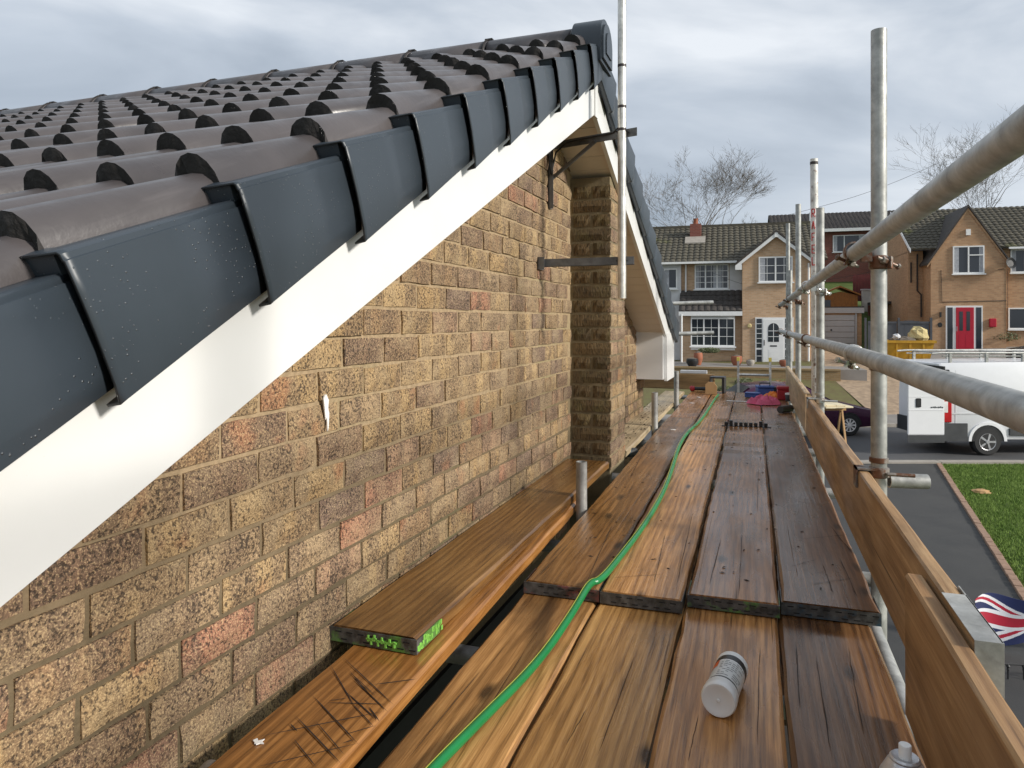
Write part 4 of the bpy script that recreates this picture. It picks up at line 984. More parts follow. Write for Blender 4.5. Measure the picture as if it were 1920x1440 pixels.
def tiled_slope(o,name,x0,x1,ya,za,yb,zb,mat,pitch=.30,course=.32,th=.05):
    """roof slope from eaves (ya,za) to ridge (yb,zb); rolls and stepped courses as geometry"""
    L=math.hypot(yb-ya,zb-za); nc=max(2,int(L/course)); nx=max(2,int((x1-x0)/pitch)); mb=MB()
    uy,uz=(yb-ya)/L,(zb-za)/L; ny,nz=-uz,uy
    if nz<0: ny,nz=-ny,-nz
    seg=4
    cols=[]
    for i in range(nx):
        for k in range(seg): cols.append(x0+(x1-x0)*(i+k/seg)/nx)
    cols.append(x1); hh=[.045*max(0,math.sin(math.pi*((k%seg)/seg)*1.0))for k in range(len(cols))]
    n=len(cols)
    for c in range(nc):
        vs=[]
        for (s,h) in ((c/nc*L,.045),((c+1)/nc*L+.02,.012)):
            for i,x in enumerate(cols): vs.append((x,ya+uy*s+ny*(h+hh[i]),za+uz*s+nz*(h+hh[i])))
        for i,x in enumerate(cols): vs.append((x,ya+uy*(c/nc*L)+ny*-.01,za+uz*(c/nc*L)+nz*-.01))
        mb.add(vs,[(i,i+1,n+i+1,n+i) for i in range(n-1)]+[(2*n+i,2*n+i+1,i+1,i) for i in range(n-1)])
    r=mb.build(name,M[mat],o)
    MB().add([(x0,ya,za-.002),(x1,ya,za-.002),(x1,yb,zb-.002),(x0,yb,zb-.002)]+[(x0,ya-ny*th,za-.002-nz*th),(x1,ya-ny*th,za-.002-nz*th),(x1,yb-ny*th,zb-nz*th),(x0,yb-ny*th,zb-nz*th)],[(0,1,2,3),(7,6,5,4),(0,4,5,1),(1,5,6,2),(2,6,7,3),(3,7,4,0)]).build('roof_board',M['ftile2'],o)
    return r
# ---- left house
o=LH=empty('semi_detached_house',C2(10.71,33.0,-1.25),HA,'buff brick semi-detached house with white front door and dark mossy roof','house')
W1=3.2
MB().prism([(0,-1.5),(W1,-1.5),(W1,4.85),(1.6,5.95),(0,4.85)],'y',0,6).build('wing_wall',M['fbuff'],o)
hbox(o,'wall',-3.1,-.002,1.2,7.5,-1.5,4.85,'fbuff')
hbox(o,'wall',W1+.002,W1+.35,1.3,7.5,-1.5,4.85,'fbuff')
hbox(o,'party_wall',-7.5,-3.104,1.0,7.5,-1.5,4.8,'render')
tiled_slope(o,'roof_slope',-7.6,4.1,.75,4.82,4.6,6.95,'ftile'); tiled_slope(o,'roof_slope',-7.6,4.1,8.2,4.82,4.6,6.95,'ftile')
MB().prism([(x,z) for x,z in((-7.6,6.93),(-7.6,7.09),(4.1,7.09),(4.1,6.93))],'y',4.5,4.7).build('ridge',M['ftile'],o)
# wing roof
for sg in(-1,1):
    xe=1.6+sg*1.95; ze=4.66
    mb=MB(); mb.add([(1.6,-.28,6.14),(1.6,4.4,6.14),(xe,4.4,ze),(xe,-.28,ze),(1.6,-.28,6.05),(1.6,4.4,6.05),(xe,4.4,ze-.09),(xe,-.28,ze-.09)],[(0,1,2,3),(7,6,5,4),(0,4,5,1),(3,2,6,7),(0,3,7,4),(1,5,6,2)] if sg>0 else [(3,2,1,0),(4,5,6,7),(1,5,4,0),(7,6,2,3),(4,7,3,0),(2,6,5,1)])
    mb.build('wing_roof',M['ftile2'],o)
    mb=MB(); mb.prism([(1.6,6.02),(xe,ze-.12),(xe,ze-.27),(1.6,5.83)],'y',-.24,-.20); mb.prism([(xe-.001*sg,ze-.12),(xe-sg*.32,ze-.12+.05),(xe-sg*.32,ze-.32),(xe-.001*sg,ze-.32)],'y',-.26,-.244); mb.build('bargeboard',M['paint'],o)
MB().prism([(1.52,5.80),(1.68,5.80),(1.68,6.02),(1.52,6.02)],'y',-.262,-.242).build('finial_block',M['paint'],o)
window(o,.78,2.38,3.76,4.93,-.002,(.5,),(1,2))
window(o,-2.4,-.66,3.52,4.74,1.195,(.32,.66),(1,3))
hbox(o,'render_panel',-.62,-.004,1.15,1.198,3.4,4.80,'render')
hbox(o,'gutter',-7.6,-.25,.62,.75,4.74,4.84,'paint')
for x,y,z0,z1 in((-2.86,1.1,3.4,4.74),(-3.0,-.1,-.1,2.3),(W1-.08,-.06,-.4,4.6)): MB().tube([(x,y,z0),(x,y,z1)],.045,8).build('downpipe',M['paint'],o)
tiled_slope(o,'porch_roof',-3.15,-.004,-.05,2.42,1.15,3.42,'ftile2'); hbox(o,'porch_fascia',-3.15,-.004,-.12,-.06,2.22,2.42,'paint')
hbox(o,'lower_wall',-3.1,-.002,.35,1.198,-1.5,2.38,'fbuff')
window(o,-2.55,-.36,.78,2.12,.12,(.30,.64),(1,2),False,'bay_window'); hbox(o,'bay_cheek',-2.55,-.36,.125,.345,.60,2.22,'paint')
# neighbour window
window(o,-4.0,-3.3,3.55,4.55,.995,(),(0,0),True)
# chimney
hbox(o,'chimney_stack',-2.75,-2.15,3.2,3.8,5.9,7.0,'fred'); MB().lathe([(.14,7.0),(.12,7.25),(.15,7.3)],14,0,Matrix.Translation((-2.45,3.5,0))).build('chimney_pot',M['terr'],o,True); MB().prism([(2.6,5.90),(3.2,6.28),(3.2,6.34),(2.6,5.97)],'x',-3.0,-1.9).build('chimney_flashing',M['kerb'],o)
MB().tube([(-2.45,4.2,6.6),(-2.45,4.2,8.1)],.015,6).build('aerial',M['iron'],o); MB().tube([(-3.05,4.2,7.2),(-3.3,4.2,8.6)],.02,6).build('aerial',M['iron'],o)
# front door
f=hbox(o,'door_frame',.62,2.42,-.05,-.002,-.04,2.14,'paint')
d_=MB().bbox(.98,1.98,-.075,-.051,.03,2.06,.01).build('front_door',M['paint'],o)
arch=[(1.22,1.02),(1.74,1.02)]+[(1.48+.26*math.cos(math.pi*k/10),1.62+.26*math.sin(math.pi*k/10)) for k in range(11)]
MB().prism(arch,'y',-.082,-.076).build('pane',M['glass'],d_); g=MB()
g.box(1.467,1.493,-.09,-.083,1.02,1.86); 
for z in(1.26,1.52): g.box(1.23,1.73,-.0905,-.0835,z-.012,z+.012)
g.build('glazing_bars',M['paint'],d_); MB().box(1.32,1.64,-.083,-.076,.80,.86).build('letter_plate',M['iron'],d_); MB().box(1.25,1.71,-.080,-.076,.22,.66).box(1.32,1.64,-.083,-.0805,.30,.58).build('door_panel',M['paint'],d_); MB().box(1.03,1.06,-.10,-.076,.85,1.10).build('handle',M['iron'],d_)
for x0,x1 in((.68,.93),(2.03,2.35)):
    g=MB().box(x0,x1,-.058,-.051,.74,2.08).box(x0,x1,-.058,-.051,.06,.66); p_=g.build('side_light',M['glass'],o); q_=MB()
    for z in(.95,1.17,1.40,1.62,1.85,.36): q_.box(x0,x1,-.066,-.059,z-.012,z+.012)
    q_.build('glazing_bars',M['paint'],p_)
MB().lathe([(.10,0),(.11,.03),(.07,.06)],12,0,Matrix.Translation((.34,-.002,1.75))@Matrix.Rotation(R(90),4,'X')).build('wall_lamp',M['sack'],o); hbox(o,'door_step',.4,2.6,-.7,-.06,-.5,-.06,'kerb')
LH.scale=(.915,1,1)
# ---- right house
o=RH=empty('gabled_house',C2(19.88,33.7,-.78),HA,'brown brick house with steep gable, red front door and white windows','house')
MB().prism([(0,-1),(3.6,-1),(3.6,4.35),(1.8,6.78),(0,4.35)],'y',0,5).build('gable_wall',M['fbrown'],o)
hbox(o,'wall',3.602,9.5,.45,8,-1,4.95,'fbrown'); hbox(o,'side_wall',-.75,-.002,1.4,8,-1,4.95,'fbrown')
tiled_slope(o,'roof_slope',-.95,9.6,.15,4.92,4.4,7.35,'ftile'); tiled_slope(o,'roof_slope',-.95,9.6,8.5,4.92,4.4,7.35,'ftile')
hbox(o,'gutter',3.75,9.6,.03,.13,4.84,4.93,'paint'); MB().prism([(1.4,4.9),(8.0,4.9),(4.45,7.20)],'x',-.75,-.5).build('side_gable',M['fbrown'],o); MB().prism([(.12,4.78),(.12,4.95),(4.4,7.36),(4.4,7.2)],'x',-.99,-.955).build('verge_board',M['paint'],o)
for sg in(-1,1):
    xe=1.8+sg*1.98; ze=4.28; z0=6.95
    mb=MB(); v=[(1.8,-.10,z0),(1.8,4.6,z0),(xe,4.6,ze),(xe,-.10,ze)]; v+=[(a,b,c-.11) for a,b,c in v]
    mb.add(v,[(0,1,2,3),(7,6,5,4),(0,4,5,1),(3,2,6,7),(0,3,7,4),(1,5,6,2)] if sg>0 else [(3,2,1,0),(4,5,6,7),(1,5,4,0),(7,6,2,3),(4,7,3,0),(2,6,5,1)])
    mb.build('gable_roof',M['ftile2'],o); MB().prism([(1.8,6.80),(xe,ze-.14),(xe,ze-.24),(1.8,6.66)],'y',-.05,-.004).build('brick_verge',M['fbrown'],o)
wf=window(o,1.06,2.56,3.72,5.02,-.002,(.5,),(0,0),True,opens=(1,))
window(o,3.95,6.2,3.75,4.85,.445,(.3,.65),(0,0),True); window(o,3.85,6.4,1.12,2.12,.445,(.4,),(0,0),False)
MB().box(1.69,1.91,-.07,-.001,5.52,5.80).build('alarm_box',M['whitep'],o)
f=hbox(o,'door_frame',.72,2.48,-.05,-.002,.06,2.22,'paint'); dr=MB().bbox(1.20,2.06,-.075,-.051,.12,2.14,.01).build('front_door',M['reddoor'],o)
for x in(1.36,1.70): MB().box(x,x+.17,-.082,-.076,1.05,1.95).build('pane',M['glass'],dr)
for x in(1.33,1.66): MB().box(x,x+.26,-.079,-.076,.25,.85).build('door_panel',M['reddoor'],dr)
MB().box(1.22,1.25,-.11,-.076,1.02,1.25).build('handle',M['hub'],dr)
for x0,x1 in((.79,1.05),(2.16,2.42)): MB().box(x0,x1,-.058,-.051,.14,2.14).build('side_light',M['glass'],o)
MB().bbox(2.78,3.10,-.14,-.002,1.22,1.62,.03).build('post_box',M['reddoor'],o)
MB().box(.42,.50,-.09,-.002,1.68,1.92).build('wall_lamp',M['blackp'],o); MB().lathe([(.12,0),(.10,.02)],12,0,Matrix.Translation((.45,-.002,1.32))@Matrix.Rotation(R(90),4,'X')).build('number_plaque',M['iron'],o)
dish=MB(); dish.lathe([(.03,-.02),(.16,.0),(.27,.06),(.27,.065),(.15,.015)],16,0,Matrix.Translation((3.72,-.20,4.15))@Matrix.Rotation(R(75),4,'X')@Matrix.Rotation(R(15),4,'Y')); dish.tube([(3.72,-.18,4.1),(3.72,0,4.0)],.02,6); dish.build('satellite_dish',M['iron'],o)
for pts in ([(-.3,1.36,4.8),(-.3,1.36,3.0),(-.1,1.36,2.8),(-.1,1.36,1.7)],[(-.62,1.36,4.4),(-.62,1.36,3.4)]): MB().tube(pts,.04,8).build('downpipe',M['iron'],o)
MB().tube([(3.2,-.02,3.9),(3.66,-.02,3.9),(3.66,-.02,1.0)],.012,5).build('wall_cable',M['iron'],o); MB().tube([(.5,-.014,3.9),(.55,-.014,2.4),(3.6,-.014,2.45)],.012,5).build('wall_cable',M['iron'],o)
RH.scale=(.86,1,1)
# ---- garage, gates, shed, carport, walls behind
o=empty('garage',C2(16.4,37.2,-.75),HA,'flat-roofed garage with pale grey up-and-over door','garage')
hbox(o,'wall',-2.6,1.75,.03,5,-.6,2.1,'fbrown'); hbox(o,'fascia',-2.7,1.85,-.12,.02,1.88,2.16,'garage'); hbox(o,'roof',-2.7,1.85,-.11,5.1,2.165,2.22,'ftile2')
dd_=MB()
for k in range(6): dd_.bbox(-.75,1.42,-.03,.0,.0+k*.30,.285+k*.30,.012)
dd_.build('garage_door',M['garage'],o); hbox(o,'door_frame',-.85,-.77,-.04,.025,0,1.86,'garage'); hbox(o,'door_frame',1.44,1.52,-.04,.025,0,1.86,'garage'); MB().lathe([(.05,0),(.04,.05)],10,0,Matrix.Translation((.30,-.03,1.0))@Matrix.Rotation(R(90),4,'X')).build('lock',M['iron'],o)
gt=empty('driveway_gates',C2(17.3,34.4,-.80),HA,'tall dark grey boarded double gates between garage and gabled house','gate')
for x0 in(-.05,1.33):
    for k in range(6): MB().box(x0+.21*k,x0+.21*k+.205,0,.03,0,1.52+.03*math.sin(k)).build('board',M['gate'],gt)
    lf=MB(); lf.box(x0,x0+1.27,-.03,-.001,1.40,1.50).box(x0,x0+1.27,-.03,-.001,.05,.17); lf.build('rail',M['gate'],gt)
for x in(-.20,1.245,2.62): hbox(gt,'post',x,x+.09,-.045,.06,-.2,1.68,'gate')
o=empty('garden_shed',C2(18.35,42.0,1.2),HA,'orange-stained timber shed above the garage roof','shed')
for k in range(12): MB().box(.0+.16*k,.155+.16*k,0,1.6,0,1.0+.04*(6-abs(6-k))).build('board',M['shed'],o)
MB().prism([(-.15,1.0),(.96,1.48),(2.07,1.0),(2.07,1.08),(.96,1.58),(-.15,1.08)],'y',-.15,1.8).build('roof',M['shed'],o); hbox(o,'window',.12,.45,-.03,-.002,.2,.75,'glass')
o=empty('retaining_wall',C2(21.2,42.3,.2),HA,'stained white retaining wall below the dark red fence','wall'); hbox(o,'wall_face',-.3,2.9,0,.3,0,2.35,'wall_white'); hbox(o,'coping',-.35,2.95,-.05,.35,2.352,2.42,'render')
o=empty('timber_fence',C2(20.6,42.9,2.2),HA,'dark red boarded garden fence on the bank','fence')
for k in range(22): MB().box(k*.165,k*.165+.16,0,.02,-.3,1.32+.02*math.sin(k*2)).build('board',M['fencered'],o)
hbox(o,'rail',0,3.6,.021,.06,1.0,1.1,'fencered')
o=empty('carport',C2(20.1,39.0,-.7),HA,'dark open carport with a white bar beside the gabled house','carport')
hbox(o,'roof',0,2.6,0,3,2.35,2.50,'ftile2'); hbox(o,'back_wall',0,2.6,2.8,2.95,0,2.34,'fred'); hbox(o,'beam',.75,2.35,-.05,.0,1.95,2.06,'paint'); hbox(o,'post',.0,.1,.0,.1,0,2.34,'iron'); hbox(o,'post',2.3,2.4,.0,.1,0,2.34,'wall_white')
o=empty('red_brick_house',C2(24.2,55.0,3.4),HA,'dark red brick house with slate-grey roof up the hill','house')
hbox(o,'wall',-3.5,3.6,0,7,-2,4.35,'fred'); hbox(o,'wing',3.61,6.8,-1.5,5,-2,4.1,'fred'); tiled_slope(o,'roof_slope',-3.9,7.2,-.4,4.35,3.5,6.1,'ftile2'); tiled_slope(o,'roof_slope',-3.9,7.2,7.4,4.35,3.5,6.1,'ftile2')
hbox(o,'fascia',-3.9,7.2,-.5,-.42,4.15,4.38,'paint'); window(o,.6,2.9,2.6,3.9,-.002,(.35,),(0,0),True); window(o,5.4,6.6,2.2,3.4,-1.505,(.5,),(0,0),True); MB().tube([(-.9,1.2,5.2),(-.9,1.2,5.9)],.07,8).build('flue',M['paint'],o)
# overhead wires
for k,(a,b) in enumerate((((13.5,34.5,5.9),(24,40,9.6)),((21.0,36,4.0),(17,43,3.0)),((9.5,33.6,3.0),(13,33,2.2)))):
    A_,B_=C2(*a),C2(*b); pts=[A_.lerp(B_,i/10)-Vector((0,0,.25*math.sin(math.pi*i/10))) for i in range(11)]
    tag(MB().tube(pts,.010,4).build('overhead_wire',M['iron']),('thin wire across the sky above the red brick house','thin wire slung in front of the red brick house','thin wire slung across the porch roof of the buff house')[k],'wire')
# ---- bare trees
def tree(cx,d,zb,h,spread,label,seed,lean=0):
    r=random.Random(seed); o=empty('bare_tree',C2(cx,d,zb),0,label,'tree'); tr=MB(); cr_=MB()
    def grow(p,dv,L,rad,lev):
        n=3; pts=[p]; dvv=dv.copy()
        for i in range(n):
            dvv=(dvv+Vector((r.gauss(0,.13),r.gauss(0,.13),r.gauss(.05,.09)))).normalized(); pts.append(pts[-1]+dvv*L/n)
        rr=[rad*(1-.45*i/n) for i in range(n+1)]
        (tr if lev==0 else cr_).tube(pts,rr,7 if lev<2 else 3,lev==0)
        if lev>=7 or rad<.004: return
        k=r.choice((4,5)) if lev<2 else r.choice((2,3,3))
        for i in range(k):
            base=pts[r.choice((2,3,3)) if lev>0 else 3]; ax=Vector((r.gauss(0,1),r.gauss(0,1),r.gauss(0,.3))).normalized()
            nd_=(dvv+ax*r.uniform(.45,.9)*spread).normalized(); nd_.z=max(nd_.z,-.1); grow(base,nd_.normalized(),L*r.uniform(.62,.86),max(.007,rr[-1]*r.uniform(.5,.72)),lev+1)
    grow(Vector((0,0,-.5)),Vector((lean,0,1)).normalized(),h*.30,h*.022,0)
    tr.build('trunk',M['bark'],o,True); cr_.build('crown',M['bark'],o)
tree(14.7,48,1.2,12.4,1.05,'broad bare winter tree behind the buff house roof',5)
tree(36.2,52,2.0,13.0,1.05,'bare winter tree behind the gabled house',11)
# ---- front garden of the buff house
o=empty('garden_wall',C2(7.0,30.2,-2.0),HA,'low buff brick garden wall in front of the white-doored house','wall')
hbox(o,'wall_face',-2,6.4,0,.25,-.6,.72,'fgarden'); hbox(o,'coping',-2,6.4,-.04,.29,.722,.79,'fgarden')
pt=struct(MB().box(-2,7.4,.26,4.6,-.8,.77).build('patio',M['pave'])); pt.location=o.location; pt.rotation_euler=o.rotation_euler
def shrub(cx,d,zb,rx,rz,n,mat,label,seed):
    r=random.Random(seed); o=empty('shrub',C2(cx,d,zb),0,label,'shrub'); f=MB(); s=MB()
    for i in range(7): s.tube([(0,0,0),(r.uniform(-rx,rx)*.6,r.uniform(-rx,rx)*.6,rz*r.uniform(.7,1.3))],[.012,.004],4)
    for i in range(n):
        v=Vector((r.gauss(0,1),r.gauss(0,1),r.gauss(0,1))).normalized()*r.random()**.4; p=Vector((v.x*rx,v.y*rx,rz*(.75+.75*v.z))); q=Vector((r.gauss(0,1),r.gauss(0,1),r.gauss(0,1))).normalized()*.055; w2=q.orthogonal().normalized()*.022
        f.quad(p-q,p+w2,p+q,p-w2)
    s.build('stems',M['bark'],o); f.build('foliage',M[mat],o)
for i,(px,py,d,rx,rz,mt,lb3) in enumerate(((1420,727,27.5,.55,.38,'leaf','dark green shrub beyond the ladder'),(1458,722,27.0,.50,.42,'leafr','bronze-tinged shrub beside the far toe board'),(1395,716,28.5,.42,.34,'leaf','small green shrub at the foot of the garden wall'),(1362,730,27,.45,.28,'leaf','low shrub behind the black crate'),(1330,655,32.3,.5,.16,'leaf','flat green planting under the bay window'),(1545,655,35.6,.5,.3,'leafr','straggly shrub at the garage corner'),(1880,628,33.2,.7,.3,'leaf','clipped hedge top below the white window of the gabled house'),(1690,553,41.6,.3,.4,'leaf','thin plants hanging on the stained white wall'))):
    p=atd(px,py,d); cx=p.x*CA+p.y*SA; shrub(cx,d,min(p.z,gz(cx,d)+6)-rz,rx,rz,600,mt,lb3,20+i)
def pot(px,py,d,r_,h,mat,label):
    p=atd(px,py,d); p.z=-1.228; o=empty('plant_pot',p,0,label,'pot'); MB().lathe([(r_*.6,0),(r_,h*.5),(r_*.95,h*.92),(r_*.8,h)],12).build('pot_body',M[mat],o,True); MB().lathe([(r_*.78,h*1.002),(r_*.2,h*1.12)],10).build('soil',M['bark'],o)
pot(1309,668,31.5,.20,.55,'terr','tall rusty urn below the bay window'); pot(1381,676,31.2,.24,.42,'terr','round brown pot by the white front door'); pot(1298,683,30.6,.26,.34,'blackp','black planter on the garden wall under the bay window'); pot(1407,680,31,.18,.26,'kerb','pale stone pot beside the door step'); pot(1470,683,30.5,.2,.28,'terr','dark pot at the door step corner')
# ---- skip
sk_=empty('skip',C2(17.0,30.6,gz(17.0,30.6)+.02),HA,'small yellow builder\'s skip heaped with rubbish on the drive','skip')
mb=MB(); bt_=[(-.72,-.55,0),(.72,-.55,0),(.72,.55,0),(-.72,.55,0)]; tp_=[(-.95,-.68,1.0),(.93,-.68,1.0),(.93,.68,1.0),(-.95,.68,1.0)]; ti=[(-.88,-.62,.98),(.86,-.62,.98),(.86,.62,.98),(-.88,.62,.98)]; bi=[(-.66,-.5,.06),(.66,-.5,.06),(.66,.5,.06),(-.66,.5,.06)]
mb.add(bt_+tp_+ti+bi,[(3,2,1,0)]+[(i,(i+1)%4,4+(i+1)%4,4+i) for i in range(4)]+[(4+i,4+(i+1)%4,8+(i+1)%4,8+i) for i in range(4)]+[(8+i,8+(i+1)%4,12+(i+1)%4,12+i) for i in range(4)]+[(12,13,14,15)]); mb.build('hopper',M['skip'],sk_)
MB().box(-.99,.97,-.73,-.681,.90,1.01).box(-1.0,-.951,-.73,.73,.90,1.01).box(.931,.98,-.73,.73,.90,1.01).build('rim',M['skip'],sk_)
for x in(-.5,0,.5): MB().box(x-.04,x+.04,-.70,-.655,.1,.9).build('rib',M['skip'],sk_)
def lump(parent,name,c,s,mat,seed):
    mb=MB(); n,m_=10,7; vs=[]
    for j in range(m_+1):
        for i in range(n):
            th=math.pi*j/m_; ph=2*math.pi*i/n; v=Vector((math.sin(th)*math.cos(ph),math.sin(th)*math.sin(ph),math.cos(th))); k=1+.35*mnoise.noise(v*2.2+Vector((seed,0,0))); vs.append((c[0]+v.x*s[0]*k,c[1]+v.y*s[1]*k,c[2]+v.z*s[2]*k))
    mb.add(vs,[(j*n+i,(j+1)*n+i,(j+1)*n+(i+1)%n,j*n+(i+1)%n) for j in range(m_) for i in range(n)]); return mb.build(name,M[mat],parent)
tag(lump(None,'rubbish_sack',C2(17.52,30.6,gz(17.0,30.6)+1.22),(.40,.35,.38),'sack',2),'straw-coloured bulging sack on top of the skip','sack')
tag(lump(None,'rubbish_heap',C2(16.85,30.6,gz(17.0,30.6)+.92),(.62,.45,.26),'bark',5),'dark heap of rubble and brush filling the skip','rubbish')
tag(lump(None,'plastic_bag',C2(16.52,30.5,gz(17.0,30.6)+1.17),(.16,.14,.13),'render',9),'crumpled pale green plastic bag in the skip','bag')
# ================================================================ vehicles
def wheel(parent,x,y,r,wd,hub='hub',spokes=8,side=-1):
    w_=MB().lathe([(r*.60,-wd/2),(r*.9,-wd/2),(r,-wd*.32),(r,wd*.32),(r*.9,wd/2),(r*.60,wd/2)],28,0,Matrix.Translation((x,y,r))@Matrix.Rotation(R(90),4,'X')).build('wheel',M['tyre'],parent,True)
    h=MB(); h.lathe([(r*.62,-.01),(r*.60,.015),(r*.5,.0)],24,0,Matrix.Translation((x,y+side*wd*.46,r))@Matrix.Rotation(R(90),4,'X'))
    for k in range(spokes):
        an=2*math.pi*k/spokes; c_,s_=math.cos(an),math.sin(an); t_=r*.055
        h.add([(x+c_*r*.12-s_*t_,y+side*(wd*.5+.006),r+s_*r*.12+c_*t_),(x+c_*r*.12+s_*t_,y+side*(wd*.5+.006),r+s_*r*.12-c_*t_),(x+c_*r*.58+s_*t_*1.5,y+side*(wd*.5+.002),r+s_*r*.58-c_*t_*1.5),(x+c_*r*.58-s_*t_*1.5,y+side*(wd*.5+.002),r+s_*r*.58+c_*t_*1.5)],[(0,1,2,3)] if side>0 else [(3,2,1,0)])
    h.lathe([(r*.16,0),(r*.13,.02)],12,0,Matrix.Translation((x,y+side*(wd*.5),r))@Matrix.Rotation(R(90)*-side,4,'X'))
    h.build('hubcap',M[hub],w_); return w_
def sections(parent,name,secs,mats,wsplit=None):
    """loft of half-section rings along x: each (x,[(y,z)...])"""
    mb=MB(); n=len(secs[0][1]); vs=[(x,y,z) for x,rg in secs for y,z in rg]
    mb.add(vs,[(i*n+k,i*n+(k+1)%n,(i+1)*n+(k+1)%n,(i+1)*n+k) for i in range(len(secs)-1) for k in range(n)]+[tuple(range(n))[::-1],tuple((len(secs)-1)*n+k for k in range(n))]); return mb.build(name,mats,parent,True)
van=empty('white_van',C2(10.60,17.45,GZ+.012),A-R(.6),'white high-roof panel van with its rear door folded open and a roof rack','van')
def vring(hw,zl,zb,zr): return [(-hw*.96,zl),(hw*.96,zl),(hw,zl+.12),(hw,zb),(hw*.93,zr-.12),(hw*.84,zr),(-hw*.84,zr),(-hw*.93,zr-.12),(-hw,zb),(-hw,zl+.12)]
secs=[]
for x,hw,zl,zb,zr in((0,1.0,.42,1.35,2.24),(.06,1.02,.40,1.35,2.27),(2.2,1.025,.40,1.35,2.30),(3.7,1.025,.38,1.35,2.30),(4.1,1.02,.36,1.3,2.22),(4.75,1.0,.34,1.15,1.45),(5.25,.95,.34,.95,1.15),(5.45,.85,.36,.75,.95)): secs.append((x,[(y+1.03,z) for y,z in vring(hw,zl,zb,zr)]))
vb=sections(van,'body',secs,M['vanw'])
MB().box(-.09,.58,-.03,.9,.36,.80).box(-.12,-.06,.2,1.9,.40,.78).build('rear_bumper',M['bump'],van)
arch=[(1.08+.47*math.cos(math.pi*k/14),.36+.47*math.sin(math.pi*k/14)) for k in range(15)]+[(1.08-.40,.36)]+[(1.08-.40*math.cos(math.pi*k/14),.36+.40*math.sin(math.pi*k/14)) for k in range(1,15)]
MB().prism(arch,'y',-.022,.03).build('wheel_arch',M['vanw'],van)
MB().prism([(1.08+.40*math.cos(math.pi*k/14),.36+.40*math.sin(math.pi*k/14)) for k in range(15)],'y',-.008,.05).build('arch_liner',M['iron'],van)
wheel(van,1.08,.10,.345,.22,'hub',5); wheel(van,4.75,.10,.345,.22,'hub',5); wheel(van,1.08,1.95,.345,.22,'hub',5,1)
MB().bbox(1.60,2.95,-.030,.02,.50,.68,.012).build('side_strip',M['bump'],van); MB().bbox(3.05,4.2,-.030,.02,.50,.68,.012).build('side_strip',M['bump'],van)
tlamp=MB().bbox(-.03,.20,-.034,.14,.82,1.66,.02).build('tail_lamp',M['lamp_red'],van); MB().bbox(-.034,.10,-.040,.10,1.06,1.34,.01).build('reversing_lamp',M['lamp_white'],tlamp)
dn=MB(); dn.bbox(-.90,.0,-.06,-.03,.52,2.06,.02); rd=dn.build('rear_door',M['vanw'],van)
MB().bbox(-.90,.0,-.063,-.0605,.33,.515,.001).build('door_skirt',M['bump'],rd); MB().bbox(-.70,-.58,-.075,-.061,1.20,1.42,.015).build('handle',M['blackp'],rd); MB().box(-.88,-.03,-.066,-.061,1.12,1.145).box(-.88,-.03,-.066,-.061,1.45,1.465).build('pressing',M['vanw'],rd)
bdg=MB()
for k in range(7): bdg.box(-.34+.045*k,-.34+.045*k+.032,-.0655,-.061,1.18+.006*(k%2),1.21+.006*(k%3))
bdg.build('door_badge',M['bump'],rd)
MB().box(-.02,.02,-.05,1.0,2.08,2.2).build('rear_header',M['iron'],van)
MB().box(.30,.308,-.002,.004,.5,2.1).box(1.65,5.0,-.004,.003,1.20,1.215).box(.14,5.0,-.004,.003,1.02,1.06).build('body_seam',M['render'],van)
MB().bbox(.02,.14,-.05,.0,1.98,2.12,.02).build('hinge',M['blackp'],van)
rk=MB()
for y in(.22,1.84): rk.tube([(-.15,y,2.50),(.1,y,2.52),(4.0,y,2.52)],.025,8); rk.tube([(.1,y,2.44),(4.0,y,2.44)],.018,6)
for x in(.3,1.2,2.1,3.0,3.9):
    rk.tube([(x,.22,2.50),(x,1.84,2.50)],.022,6)
    for y in(.22,1.84): rk.box(x-.03,x+.03,y-.03,y+.03,2.24,2.50)
rk.build('roof_rack',M['galv'],van); MB().tube([(-.25,.7,.36),(-.1,.7,.36)],.04,8).build('tow_bar',M['iron'],van); MB().tube([(-.24,.7,.33),(-.24,.7,.46)],.03,8).build('tow_ball',M['iron'],van)
